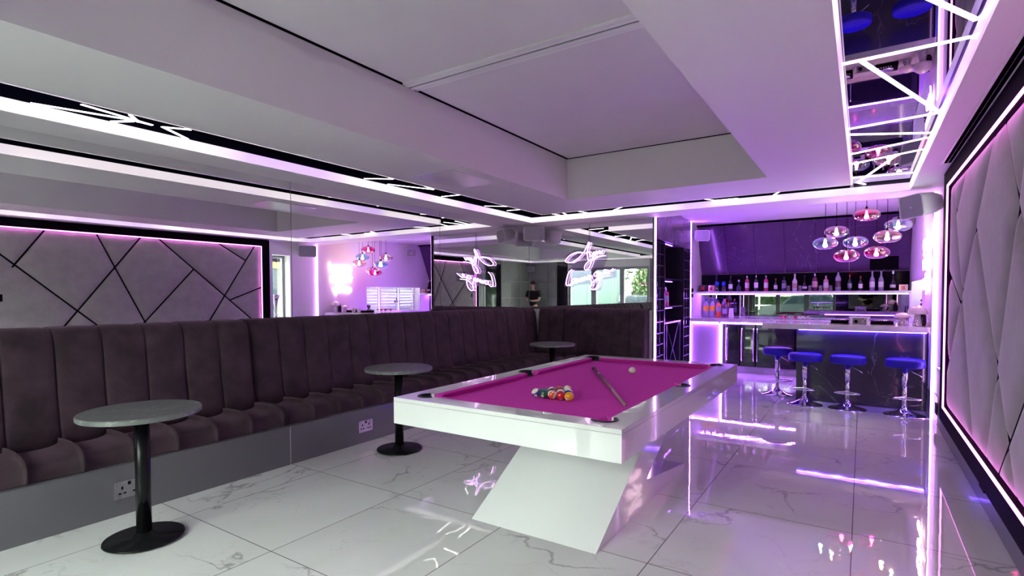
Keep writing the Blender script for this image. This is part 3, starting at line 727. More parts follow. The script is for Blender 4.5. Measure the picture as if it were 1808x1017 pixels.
# ceiling fittings
b = MB(); b.box(-3.53, -3.03, 3.68, 4.37, ZC-0.004, ZC+0.001, 0.001)
mat('hatch_satin', (0.7, 0.68, 0.72), 0.28)
tag(b.build('ceiling_hatch', 'hatch_satin'), 'glossy rectangular access hatch in the left soffit reflecting pink', 'ceiling hatch')
t = thing('ceiling_vent', (0.58, 3.3, ZC), 'long black slot vent in the soffit above the quilted panel', 'vent')
b = MB(); ring(b, (0.545, 0.625, 0.2, 5.86), (0.560, 0.610, 0.22, 5.83), ZC-0.005, ZC+0.0005); b.build('frame', 'white_trim', t)
MB().box(0.560, 0.610, 0.22, 5.83, ZC-0.002, ZC+0.001).build('slot', 'black_gap', t)
MB().box(0.583, 0.587, 0.22, 5.83, ZC-0.004, ZC-0.002).build('blade', 'steel', t)
def downlight(x, y, z, lab, inten=0):
    t = thing('downlight', (x, y, z), lab, 'downlight')
    MB().lathe([(0.0, -0.001), (0.035, -0.001), (0.04, -0.006), (0.058, -0.004), (0.060, 0.0), (0, 0)], x, y, z, 24, cap=False).build('bezel', 'white_trim', t)
    MB().lathe([(0.0, -0.0025), (0.033, -0.0025), (0.033, -0.0012), (0, -0.0012)], x, y, z, 20, cap=False).build('lens', 'downlight_glow', t)
downlight(-1.0, 9.0, ZBAR, 'round white downlight in the bar ceiling left of the pendants')

# ================================================================== SPEAKERS
def speaker(loc, rz, w_, h_, dp, lab, tilt=0.25):
    t = thing('speaker', loc, lab, 'speaker', 'white wall speakers')
    R = Matrix.Translation(Vector(loc)) @ Matrix.Rotation(rz, 4, 'Z') @ Matrix.Rotation(tilt, 4, 'X')
    # front faces local -Y; body tapers to the back
    def rr(w2, h2, y, r, n=4):
        out = []
        for cx, cz, a0 in ((w2-r, h2-r, 0), (-w2+r, h2-r, PI/2), (-w2+r, -h2+r, PI), (w2-r, -h2+r, 1.5*PI)):
            for k in range(n+1): a = a0+PI/2*k/n; out.append((cx+r*math.cos(a), y, cz+r*math.sin(a)))
        return out
    L = [rr(w_/2*0.93, h_/2*0.93, -dp/2+0.012, h_*0.16), rr(w_/2, h_/2, -dp/2, h_*0.18), rr(w_/2, h_/2, -dp/2+0.03, h_*0.2), rr(w_/2*0.92, h_/2*0.9, dp*0.1, h_*0.2), rr(w_/2*0.60, h_/2*0.62, dp/2, h_*0.15)]
    n = len(L[0]); b = MB(); vs = [R @ Vector(p) for l in L for p in l]; fs = []
    for j in range(len(L)-1):
        for k in range(n): fs.append((j*n+k, j*n+(k+1) % n, (j+1)*n+(k+1) % n, (j+1)*n+k))
    fs.append(tuple((len(L)-1)*n+k for k in range(n)))
    b.add(vs, fs, True); b.build('housing', 'speaker_white', t)
    g = rr(w_/2*0.93, h_/2*0.93, -dp/2+0.010, h_*0.16); b = MB(); b.add([R @ Vector(p) for p in g], [tuple(range(n))]); g2 = b.build('grille', 'speaker_grille', t)
    b = MB(); b.lathe([(0.0, 0.0), (0.018, 0.0), (0.018, 0.002), (0, 0.002)], n=16, cap=False, mtx=R @ Matrix.Translation((0, -dp/2+0.009, -0.01)) @ Matrix.Rotation(PI/2, 4, 'X') @ Matrix.Scale(0.5, 4, (0, 1, 0))); b.build('badge', 'steel', g2)
    b = MB(); b.box(-0.02, 0.02, dp/2-0.02, dp/2+0.05, -0.02, 0.02, 0.004, mtx=R); b.build('bracket', 'speaker_white', t)
speaker((-4.40, 7.36, 2.37), 0.60, 0.33, 0.22, 0.22, 'white wall speaker in the far mirrored corner', 0.2)
speaker((0.52, 7.12, 2.33), -1.05, 0.36, 0.24, 0.26, 'large white wall speaker on the right wall beside the bar light strip', 0.15)
speaker((-2.55, 10.40, 2.50), 0.55, 0.26, 0.20, 0.20, 'small white speaker at the left end of the bar', 0.2)
speaker((0.54, 10.25, 2.50), -1.0, 0.26, 0.20, 0.20, 'white speaker in the bar corner behind the blue pendant', 0.2)
speaker((0.52, -0.98, 2.30), -2.5, 0.24, 0.18, 0.18, 'white speaker on the padded wall, seen in the far mirror', 0.2)

# ================================================================== NEON SIGNS
SG = [[[-3.656,2.045],[-3.75,2.056],[-3.865,2.02],[-3.952,1.946],[-3.942,1.907],[-3.846,1.904],[-3.731,1.964],[-3.638,2.053],[-3.591,2.135],[-3.554,2.201],[-3.545,2.175],[-3.573,2.101],[-3.582,2.017],[-3.572,1.957],[-3.563,1.923]],
 [[-3.600,2.040],[-3.556,2.060],[-3.530,2.010],[-3.528,1.975],[-3.49,2.004],[-3.468,2.054],[-3.481,1.979],[-3.508,1.896],[-3.545,1.813],[-3.591,1.772],[-3.628,1.798],[-3.609,1.857],[-3.545,1.914],[-3.453,1.961],[-3.381,1.979],[-3.3,1.988]],
 [[-3.452,1.99],[-3.440,2.045],[-3.420,2.058],[-3.415,2.01],[-3.390,2.052],[-3.368,2.060],[-3.362,2.012],[-3.335,2.035],[-3.315,2.07]],
 [[-3.846,1.788],[-3.903,1.737],[-3.937,1.634],[-3.947,1.556],[-3.913,1.534],[-3.860,1.568],[-3.83,1.59]],
 [[-3.80,1.640],[-3.838,1.632],[-3.846,1.598],[-3.817,1.572],[-3.785,1.588],[-3.782,1.625],[-3.80,1.640],[-3.765,1.640],[-3.758,1.605],[-3.735,1.592],[-3.712,1.612],[-3.703,1.650],[-3.70,1.612],[-3.685,1.605],[-3.672,1.66],[-3.668,1.615],[-3.640,1.655],[-3.622,1.668],[-3.612,1.63],[-3.595,1.62]],
 [[-3.535,1.686],[-3.562,1.690],[-3.582,1.655],[-3.570,1.632],[-3.545,1.650],[-3.532,1.684],[-3.520,1.630],[-3.50,1.56],[-3.51,1.52]],
 [[-3.595,1.62],[-3.570,1.632]],
 [[-3.389,1.742],[-3.434,1.740],[-3.468,1.700],[-3.450,1.675],[-3.416,1.685],[-3.385,1.735],[-3.368,1.657],[-3.38,1.574],[-3.425,1.5],[-3.48,1.466],[-3.521,1.492],[-3.507,1.559],[-3.434,1.625],[-3.344,1.665],[-3.219,1.679]],
 [[-3.368,1.70],[-3.317,1.712],[-3.270,1.745],[-3.276,1.772],[-3.304,1.760],[-3.306,1.720],[-3.270,1.705],[-3.225,1.73],[-3.149,1.785]]]
t = thing('neon_sign', (-3.55, 7.62, 1.5), 'white neon sign reading Ayn Lounge in script on the far mirror', 'neon sign')
for word, idx in (('neon_word', (0, 1, 2)), ('neon_word', (3, 4, 5, 7, 8))):
    b = MB()
    for k in idx: b.tube(smooth_path([(x, 7.605, z) for x, z in SG[k]], 5), 0.0045, 8)
    b.build(word, 'neon', t)
def outline(pts, y0, y1):
    b = MB(); b.prism(pts, 'y', y0, y1); return b
thin_glass('acrylic', (0.90, 0.84, 0.95), 0.05)
outline([(-3.98, 1.88), (-3.97, 1.99), (-3.85, 2.09), (-3.66, 2.10), (-3.60, 2.23), (-3.52, 2.23), (-3.50, 2.10), (-3.30, 2.10), (-3.27, 1.95), (-3.33, 1.82), (-3.12, 1.81), (-3.12, 1.65), (-3.33, 1.62), (-3.38, 1.46), (-3.52, 1.43), (-3.56, 1.56), (-3.80, 1.54), (-3.90, 1.50), (-3.98, 1.53), (-3.93, 1.75), (-3.86, 1.85)], 7.617, 7.622).build('acrylic_backing', 'acrylic', t)
b = MB()
for x, z in ((-3.56, 2.19), (-3.9, 1.9), (-3.2, 1.73), (-3.9, 1.58)): b.tube([(x, 7.617, z), (x, 7.647, z)], 0.007, 8)
b.build('standoff', 'steel', t)
b = MB(); b.tube([(-3.56, 7.625, 2.22), (-3.56, 7.63, 2.35), (-3.555, 7.635, 2.49)], 0.003, 6); b.build('power_cable', 'black_matt', t)
# strokes of a simple letter font, unit height x 1
LET = {'g': [[(0.5, .62), (.25, .7), (.05, .5), (.05, .25), (.25, .05), (.5, .2), (.5, .65)], [(.5, .65), (.5, 0), (.4, -.25), (.1, -.22)]],
       'o': [[(.3, .7), (.08, .55), (.05, .25), (.28, .02), (.5, .2), (.52, .5), (.3, .7)]],
       'd': [[(.5, .62), (.25, .7), (.05, .5), (.05, .25), (.25, .03), (.5, .2)], [(.5, 1.05), (.5, .03)]],
       'v': [[(.05, .68), (.27, .03), (.5, .68)]], 'i': [[(.1, .66), (.1, .03)], [(.1, .86), (.1, .9)]],
       'b': [[(.08, 1.05), (.08, .03)], [(.08, .5), (.3, .7), (.52, .5), (.52, .2), (.3, .03), (.08, .2)]],
       'e': [[(.06, .38), (.5, .4), (.45, .62), (.25, .7), (.06, .5), (.06, .2), (.25, .03), (.48, .12)]],
       's': [[(.42, .6), (.22, .7), (.08, .55), (.22, .38), (.4, .28), (.36, .06), (.06, .08)]],
       'n': [[(.08, .68), (.08, .03)], [(.08, .45), (.28, .7), (.48, .5), (.48, .03)]],
       'l': [[(.1, 1.05), (.1, .03)]], 'y': [[(.05, .68), (.27, .1)], [(.5, .68), (.2, -.28)]]}
WID = {'i': .24, 'l': .24}
t = thing('neon_sign', (XB, 8.1, 1.4), 'blazing white neon sign reading good vibes only on the wall above the bar island', 'neon sign')
for wrd, y0, z0, h in (('good', 8.42, 1.92, 0.20), ('vibes', 8.44, 1.68, 0.19), ('only', 8.40, 1.44, 0.19)):
    b = MB(); cur = y0; kx = 0.27
    for ch in wrd:
        for st in LET[ch]:
            pts = [(XB-0.03, cur-px_*kx, z0+pz_*h) for px_, pz_ in st]
            b.tube(smooth_path(pts, 4), 0.0075, 7)
        cur -= (WID.get(ch, 0.6))*kx*(0.92 if len(wrd) == 5 else 0.98)
    b.build('neon_word', 'neon_warm', t)

# ================================================================== VERTICAL LIGHT STRIPS
def strip(x0, x1, y0, y1, z0, z1, lab, m='led_white'):
    return tag(MB().box(x0, x1, y0, y1, z0, z1).build('light_strip', m), lab, 'light strip', 'LED light strips')
strip(-2.525, -2.507, 7.632, 7.652, 0.0, 2.5, 'vertical violet-white LED strip at the corner between the far bench and wine rack')
strip(-2.660, -2.640, 10.035, 10.055, 0.0, ZBAR, 'vertical LED strip between the wine rack and the bar counter', 'led_violet')
strip(XB-0.012, XB, 7.470, 7.485, 0.0, 2.5, 'tall vertical LED strip at the right wall corner beside the bar island')
strip(-2.61, -2.145, 10.030, 10.042, 0.870, 0.888, 'short LED strip under the counter above the pale cupboard', 'led_violet')
strip(-2.09, 0.60, 10.030, 10.042, 0.868, 0.888, 'long LED strip under the counter above the fridges', 'led_violet')
strip(-2.112, -2.088, 10.025, 10.045, 0.0, 0.888, 'vertical LED strip between the pale cupboard and the wine fridge', 'led_violet')
strip(-2.70, 0.655, 10.645, 10.655, 1.398, 1.412, 'thin LED strip along the front edge of the bottle shelf', 'led_soft')
strip(-1.905, -1.893, 10.645, 10.655, 0.962, 1.396, 'slim upright LED strip below the bottle shelf', 'led_soft')
strip(0.640, 0.652, 10.645, 10.655, 0.962, 1.396, 'slim upright LED strip at the right end of the back bar', 'led_soft')
strip(-0.69, 0.64, 8.462, 8.474, 0.925, 0.940, 'violet LED strip on the serving side of the bar island, under its top', 'led_back')
strip(-0.69, 0.64, 7.900, 7.912, 0.925, 0.938, 'blue LED strip under the overhang of the bar island', 'led_blue')
strip(-2.69, 0.64, 11.02, 11.03, 1.385, 1.395, 'violet LED strip added under the back of the bottle shelf', 'led_violet')  # extra strip added to flood the back bar with violet

# ================================================================== WINE RACK (angled wall between the strips)
ang = math.atan(0.0558)
WR = Matrix.Translation((-2.51, 7.65, 0)) @ Matrix.Rotation(ang+PI/2, 4, 'Z')   # local x runs along the wall away from the viewer, local +y goes into the wall
t = bpy.data.objects.new('wine_rack', None); C.objects.link(t); t.matrix_world = WR
tag(t, 'tall dark built-in wine rack with lit bottle shelves in the side wall', 'wine rack')
def wl(name, m, *boxes, parent=t, local=True):
    b = MB()
    for q in boxes: b.box(*q)
    return b.build(name, m, parent, local=True)
SW = 2.37; D0 = 0.0; D1 = 0.42
mat('rack_dark', (0.012, 0.011, 0.016), 0.3); mat('rack_bar', (0.06, 0.055, 0.09), 0.35, metal=0.6)
marble('rack_marble', (0.16, 0.13, 0.17), (0.30, 0.25, 0.32), 1.3, 0.02, 0.25, 0.5)
wl('header', 'rack_marble', (0.03, SW, D0, D1, 2.205, 2.72))
wl('side_panel', 'rack_dark', (0.03, 0.06, D0, D1, 0, 2.205)); wl('side_panel', 'rack_dark', (SW-0.03, SW, D0, D1, 0, 2.205))
wl('back_panel', 'rack_dark', (0.03, SW, D1, D1+0.02, 0, 2.72))
for s0, s1 in ((0.06, 0.50), (1.86, 2.34)):
    sm_ = (s0+s1)/2
    q = [(s0, s0+0.012, 0.01, 0.3, 0, 2.2), (sm_-0.006, sm_+0.006, 0.01, 0.3, 0, 2.2), (s1-0.012, s1, 0.01, 0.3, 0, 2.2)]
    z = 0.12
    while z < 2.2: q.append((s0, s1, 0.01, 0.3, z, z+0.014)); z += 0.17
    wl('bottle_grid', 'rack_bar', *q)
wl('divider', 'rack_dark', (0.50, 0.53, 0.0, D1, 0, 2.2)); wl('divider', 'rack_dark', (1.83, 1.86, 0.0, D1, 0, 2.2))
for z in (1.645, 1.20): wl('shelf', 'rack_dark', (0.53, 1.83, 0.02, D1, z-0.02, z))
wl('shelf', 'rack_bar', (0.53, 1.70, 0.02, D1, 0.925, 0.95))
for z in (2.185, 1.60): wl('shelf_light', 'led_rack', (0.60, 1.12, 0.03, 0.045, z-0.012, z))
wl('shelf_light', 'led_rack', (0.60, 1.12, 0.03, 0.045, 1.165, 1.175))
b = MB()
for a, c in (((0.75, 0.92), (1.62, 0.08)), ((1.62, 0.92), (0.75, 0.08))):
    b.tube([(a[0], 0.04, a[1]), (c[0], 0.04, c[1])], 0.010, 6)
b.box(0.72, 0.74, 0.02, 0.3, 0, 0.925); b.box(1.64, 1.66, 0.02, 0.3, 0, 0.925); b.box(0.72, 1.66, 0.02, 0.3, 0.06, 0.075)
b.build('crossed_rack', 'rack_bar', t, local=True)
# the plaster behind and above the rack
b = MB(); b.box(0.10, SW+0.15, D1+0.03, D1+0.15, 0, 3.0, mtx=WR); b.box(SW+0.002, SW+0.04, 0.0, D1+0.15, 0, 3.0, mtx=WR)
struct(b.build('wall_rack', 'paint'))

# ================================================================== BOTTLES
def bottle_parts(t, x, y, z, h, r, glass, capm, labm, style='std', lw=0.0):
    if style == 'std': prof = [(0, 0), (r*0.9, 0), (r, 0.01), (r, h*0.55), (r*0.85, h*0.62), (r*0.36, h*0.74), (r*0.30, h*0.88), (0, h*0.88)]
    elif style == 'square': prof = [(0, 0), (r*0.95, 0), (r, 0.01), (r, h*0.68), (r*0.9, h*0.74), (r*0.35, h*0.80), (r*0.32, h*0.88), (0, h*0.88)]
    elif style == 'round': prof = [(0, 0), (r*0.7, 0), (r, h*0.14), (r*1.0, h*0.32), (r*0.7, h*0.48), (r*0.28, h*0.58), (r*0.25, h*0.88), (0, h*0.88)]
    elif style == 'soda': prof = [(0, 0), (r*0.85, 0), (r, 0.02), (r, h*0.30), (r*0.92, h*0.42), (r, h*0.55), (r*0.95, h*0.68), (r*0.35, h*0.86), (r*0.30, h*0.93), (0, h*0.93)]
    n = 4 if style == 'square' else 20
    top = h*0.93 if style == 'soda' else h*0.88
    MB().lathe(prof, x, y, z, 20, cap=False).build('glass_body', glass, t)
    rc = r*0.36
    MB().lathe([(0, top-0.012), (rc, top-0.012), (rc, h-0.002), (rc*0.8, h), (0, h)], x, y, z, 14, cap=False).build('cap', capm, t)
    if labm:
        z0, z1 = {'std': (0.18, 0.46), 'square': (0.22, 0.55), 'round': (0.16, 0.30), 'soda': (0.34, 0.62)}[style]
        rl = r*1.02
        MB().lathe([(rl, h*z0), (rl, h*z1)], x, y, z, 20, cap=False).build('label', labm, t)
pal = {'dark': (0.012, 0.010, 0.016), 'pink': (0.48, 0.03, 0.16), 'blush': (0.62, 0.32, 0.36), 'clearish': (0.30, 0.27, 0.42), 'white': (0.78, 0.72, 0.76), 'blue': (0.01, 0.05, 0.55), 'rose': (0.62, 0.20, 0.18), 'red': (0.50, 0.02, 0.02),
       'yellow': (0.80, 0.38, 0.03), 'orange_red': (0.72, 0.12, 0.03), 'silver': (0.6, 0.6, 0.62), 'gin': (0.03, 0.03, 0.09), 'label_white': (0.75, 0.70, 0.72), 'plum': (0.10, 0.02, 0.07)}
for k, c in pal.items(): mat('b_'+k, c, 0.10 if not k.startswith('label') else 0.5, coat=0.5 if not k.startswith('label') else 0, metal=1.0 if k == 'silver' else 0)
SHZ = 1.44
def ray_x(px, Y):   # world x of an upright seen at photo column px, at depth Y (for laying out the shelf)
    d = _f+_r2*((px-904)/945.14); return d.x/d.y*Y
shelf = [(1289.5, 0.30, 0.036, 'dark', 'dark', 'label_white', 'std', 'dark bottle with round white label, left of the squat bottle'),
 (1304, 0.22, 0.046, 'gin', 'white', None, 'round', 'squat round dark bottle with a white stopper'),
 (1318.5, 0.29, 0.036, 'pink', 'silver', 'label_white', 'square', 'pink gin bottle with white label, the left of two alike'),
 (1334.5, 0.30, 0.034, 'dark', 'silver', 'white', 'square', 'bottle with tall white label between the two pink gin bottles'),
 (1352, 0.29, 0.036, 'pink', 'silver', 'label_white', 'square', 'pink gin bottle with white label, the right of two alike'),
 (1369, 0.235, 0.029, 'dark', 'red', 'label_white', 'std', 'small bottle with red cap beside the right pink gin bottle'),
 (1383.7, 0.26, 0.038, 'gin', 'dark', 'clearish', 'square', 'dark blue-grey bottle left of the white bottle'),
 (1402.5, 0.31, 0.040, 'white', 'label_white', 'blush', 'std', 'opaque white bottle with a pink motif'),
 (1420, 0.28, 0.036, 'dark', 'dark', 'label_white', 'round', 'short dark bottle with white label right of the white bottle'),
 (1438, 0.31, 0.042, 'plum', 'silver', 'blush', 'square', 'plum bottle with pink label and silver cap'),
 (1457.5, 0.265, 0.038, 'blush', 'blush', 'label_white', 'square', 'pale blush squared bottle with cork stopper'),
 (1479, 0.38, 0.044, 'clearish', 'dark', 'plum', 'std', 'tallest bottle with dark stopper at mid shelf'),
 (1499.5, 0.28, 0.032, 'dark', 'red', 'clearish', 'std', 'slim bottle with long red cap and pale label'),
 (1518.5, 0.25, 0.032, 'dark', 'red', 'white', 'std', 'short bottle with red neck and white label'),
 (1539, 0.33, 0.037, 'clearish', 'clearish', 'label_white', 'std', 'frosted violet-grey vodka bottle, the left of a pair'),
 (1554.7, 0.33, 0.037, 'clearish', 'clearish', 'label_white', 'std', 'frosted violet-grey vodka bottle, the right of a pair'),
 (1575.5, 0.33, 0.040, 'dark', 'white', 'label_white', 'round', 'dark round-bellied bottle with white stopper at the right end')]
for px, h, r, g, cp, lb, st, lab in shelf:
    x = ray_x(px, 10.8); t = thing('bottle', (x, 10.80, SHZ), lab+' on the bar shelf', 'bottle', 'bottles on the bar shelf')
    bottle_parts(t, x, 10.80, SHZ, h, r, 'b_'+g, 'b_'+cp, ('b_'+lb) if lb else None, st)
for px, lab in ((1265.5, 'blue glass globe on a clear stem, left of two on the shelf'), (1277.5, 'blue glass globe on a clear stem, right of two on the shelf')):
    x = ray_x(px, 10.8); t = thing('goblet', (x, 10.8, SHZ), lab, 'goblet', 'blue goblets on the bar shelf')
    MB().lathe([(0, 0), (0.035, 0), (0.036, 0.10), (0.030, 0.105), (0, 0.105)], x, 10.8, SHZ, 18, cap=False).build('stem', 'clear', t)
    MB().ball((x, 10.8, SHZ+0.15), 0.042, 18, 10, sz=1.15).build('bowl', 'b_blue', t)
for px, lab in ((1391.5, 'small tumbler between the dark bottle and the white bottle'), (1412, 'small tumbler right of the white bottle'), (1429.5, 'small tumbler left of the plum bottle'), (1448, 'small tumbler right of the plum bottle'), (1466, 'small tumbler left of the tallest bottle')):
    x = ray_x(px, 10.72); tag(MB().lathe([(0, 0), (0.026, 0), (0.030, 0.10), (0.028, 0.10), (0.024, 0.006), (0, 0.006)], x, 10.72, SHZ, 18, cap=False).build('tumbler', 'clear'), lab+' on the bar shelf', 'glass', 'tumblers on the bar shelf')
for px, w2, h, m, lab in ((1243, 0.07, 0.13, 'dark', 'dark printed carton at the left end of the bar shelf'), (1256.5, 0.055, 0.12, 'blush', 'pink and white carton beside the dark carton'), (1594, 0.06, 0.10, 'blush', 'pinkish clear box at the right end of the bar shelf')):
    x = ray_x(px, 10.8); t = thing('carton', (x, 10.8, SHZ), lab, 'box')
    MB().box(x-w2, x+w2, 10.75, 10.86, SHZ, SHZ+h, 0.003).build('box_body', 'b_'+m, t)
    MB().box(x-w2*0.7, x+w2*0.3, 10.747, 10.75, SHZ+h*0.25, SHZ+h*0.7).build('label', 'b_red' if m != 'clearish' else 'b_white', t)

# counter bottles left
for px, h, r, g, cp, lb, st, lab in ((1246.5, 0.34, 0.050, 'clearish', 'blue', 'yellow', 'soda', 'plastic soda bottle with yellow label, leftmost on the back counter'),
        (1258, 0.34, 0.050, 'clearish', 'blue', 'yellow', 'soda', 'plastic soda bottle with yellow label, second on the back counter'),
        (1268.5, 0.31, 0.050, 'orange_red', 'dark', 'clearish', 'soda', 'orange drink bottle with clear label next to the yellow-labelled ones'),
        (1279.5, 0.34, 0.042, 'plum', 'rose', 'clearish', 'std', 'dark wine bottle with pink neck foil on the back counter')):
    x = ray_x(px, 10.62); t = thing('bottle', (x, 10.62, 0.96), lab, 'bottle', 'bottles on the back counter')
    bottle_parts(t, x, 10.62, 0.96, h, r, 'b_'+g, 'b_'+cp, 'b_'+lb, st)
x = ray_x(1291, 10.5); tag(MB().lathe([(0, 0), (0.040, 0), (0.046, 0.01), (0.036, 0.17), (0.034, 0.17), (0, 0.165)], x, 10.5, 0.96, 18, cap=False).build('cup_stack', 'b_white'), 'upturned stack of white plastic cups on the back counter', 'cups')
# wine rack bottles (positions along the rack)
def rk(s, d, z): v = WR @ Vector((s, d, z)); return v
for s, d, z, h, r, g, cp, lb, st, lab in ((0.64, 0.12, 1.645, 0.34, 0.036, 'rose', 'red', None, 'std', 'rose wine bottle with red cap on the top lit rack shelf'),
        (0.85, 0.12, 1.645, 0.36, 0.042, 'rose', 'blue', None, 'std', 'amber-pink bottle with blue cap on the top lit rack shelf'),
        (0.72, 0.15, 1.20, 0.33, 0.038, 'plum', 'red', None, 'std', 'dark bottle with red cap on the middle rack shelf'),
        (1.02, 0.12, 1.20, 0.31, 0.060, 'pink', 'silver', 'clearish', 'square', 'wide pink patterned bottle on the middle rack shelf'),
        (0.72, 0.12, 0.95, 0.20, 0.032, 'clearish', 'clearish', None, 'round', 'small clear decanter on the low rack shelf')):
    p = rk(s, d, z); t = thing('bottle', p, lab, 'bottle', 'bottles in the wine rack')
    bottle_parts(t, p.x, p.y, p.z, h, r, 'b_'+g, 'b_'+cp, ('b_'+lb) if lb else None, st)
p = rk(0.86, 0.08, 1.26); o = MB(); o.box(-0.05, 0.05, -0.003, 0.003, -0.05, 0.05, mtx=Matrix.Translation(p-Vector((0, 0, 0.0))) @ Matrix.Rotation(ang+PI/2, 4, 'Z') @ Matrix.Rotation(PI/4, 4, 'Y'))
tag(o.build('diamond_card', 'b_blush'), 'pink diamond-shaped card leaning on the middle rack shelf', 'card')
p = rk(1.02, 0.10, 0.112); tag(MB().ball(p, 0.036, 16, 10).build('ornament_ball', 'b_white'), 'small white ball at the bottom of the crossed rack', 'ball')
for k, z in enumerate((1.14, 1.31, 1.48)):
    p = rk(0.17, 0.02, z+0.06); o = MB(); o.tube([p, rk(0.17, 0.26, z+0.06)], 0.034, 12)
    tag(o.build('wine_bottle', 'b_clearish'), 'wine bottle lying in the left rack column, '+['lowest', 'middle', 'highest'][k]+' of three', 'bottle', 'bottles lying in the left rack column')

# ================================================================== BACK BAR
CY = 10.05
t = thing('back_counter', (-1.0, 10.5, 0.90), 'pale stone worktop along the back of the bar', 'worktop')
MB().box(-2.68, XB-0.005, CY-0.02, YB-0.01, 0.90, 0.96, 0.004).build('slab', 'counter_quartz', t)
t = thing('cupboard', (-2.37, CY, 0), 'pale flat-fronted cupboard lit violet at the left end of the back bar', 'cupboard')
MB().box(-2.63, -2.12, CY+0.02, YB-0.05, 0.06, 0.865).build('body', 'purple_door', t)
MB().box(-2.62, -2.13, CY, CY+0.02, 0.07, 0.860, 0.002).build('door', 'purple_door', t)
def unit(x0, x1, lab, handles, cat='fridge', name='fridge'):
    t = thing(name, ((x0+x1)/2, CY, 0), lab, cat)
    MB().box(x0+0.003, x1-0.003, CY+0.03, YB-0.05, 0.12, 0.865).build('cabinet', 'black_matt', t)
    dr = MB().box(x0+0.005, x1-0.005, CY, CY+0.03, 0.13, 0.86, 0.003).build('door', 'black_gloss', t)
    MB().box(x0+0.05, x1-0.05, CY-0.002, CY, 0.20, 0.80).build('door_glass', 'fridge_glass', t)
    for hx, bow in handles:
        pts = [(hx, CY, 0.22), (hx, CY-0.035, 0.25), (hx, CY-0.045-bow, 0.5), (hx, CY-0.035, 0.76), (hx, CY, 0.79)]
        MB().tube(smooth_path(pts, 5), 0.008, 8).build('handle', 'chrome', t)
unit(-2.085, -1.79, 'narrow black wine fridge beside the upright light strip', [(-2.00, 0.02)])
unit(-1.785, -1.54, 'black glass wine fridge with a handle at each edge', [(-1.755, 0.01), (-1.565, 0.0)])
unit(-1.535, -0.93, 'wide black glass drinks fridge behind the leftmost stool', [(-1.508, 0.0)])
unit(-0.925, 0.64, 'run of black cupboards hidden behind the bar island', [(-0.2, 0.0)], 'cupboard', 'cupboard')
t = thing('plinth', (-1.0, CY+0.06, 0), 'grey plinth with vents under the back bar', 'plinth')
MB().box(-2.08, 0.64, CY+0.05, CY+0.07, 0, 0.12).build('board', 'purple_door', t)
for x0 in (-1.70, -1.10): MB().box(x0, x0+0.30, CY+0.044, CY+0.05, 0.02, 0.10).build('vent_grille', 'frame_grey', t)
# fridge glasses
# mirror under shelf
t = thing('bar_mirror', (-1.0, YB-0.01, 0.96), 'wide mirror behind the back counter under the bottle shelf', 'mirror')
MB().box(-2.705, XB-0.002, YB-0.012, YB-0.004, 0.962, 1.40).build('mirror_glass', 'bar_mirror', t)
t = thing('bottle_shelf', (-1.0, 10.9, 1.41), 'long pale shelf carrying the row of bottles', 'shelf')
MB().box(-2.705, XB-0.002, 10.655, YB-0.004, 1.400, SHZ, 0.003).build('board', 'counter_quartz', t)
# sloping marble and black splashback
prof = [(10.70, ZBAR-0.005), (11.09, 1.78), (11.098, 1.78), (11.098, ZBAR-0.005)]
t = thing('sloping_panel', (-1.0, 10.9, 1.78), 'sloping dark marble cladding above the bar, lit violet', 'wall panel')
b = MB(); x = -2.70; edges_ = [-2.70, -2.2, -1.7, -1.2, -0.7, -0.2, 0.3, 0.655]
for a, c in zip(edges_[:-1], edges_[1:]): b.prism(prof, 'x', a+0.002, c-0.002)
b.build('marble_slab', 'slope_marble', t)
MB().box(-2.70, 0.655, 10.66, 10.695, ZBAR-0.035, ZBAR-0.001).build('shadow_gap', 'black_gap', t)
tag(MB().box(-2.70, 0.655, 11.078, 11.095, SHZ+0.002, 1.775).build('splashback', 'splash_black'), 'black gloss splashback behind the row of bottles', 'splashback')
tag(MB().box(0.10, 0.50, 10.99, 11.02, 1.80, 2.04).build('black_rectangle', 'black_matt'), 'black rectangular panel above the right end of the bottle shelf', 'screen')  # plain black rectangle in front of the sloping marble
t = thing('wall_switch', (-2.70, 10.35, 1.42), 'black double switch block on the wall left of the bottle shelf', 'switch')
MB().box(-2.71, -2.68, 10.30, 10.38, 1.43, 1.50, 0.003).build('upper_block', 'black_matt', t); MB().box(-2.71, -2.68, 10.30, 10.38, 1.33, 1.40, 0.003).build('lower_block', 'black_matt', t)

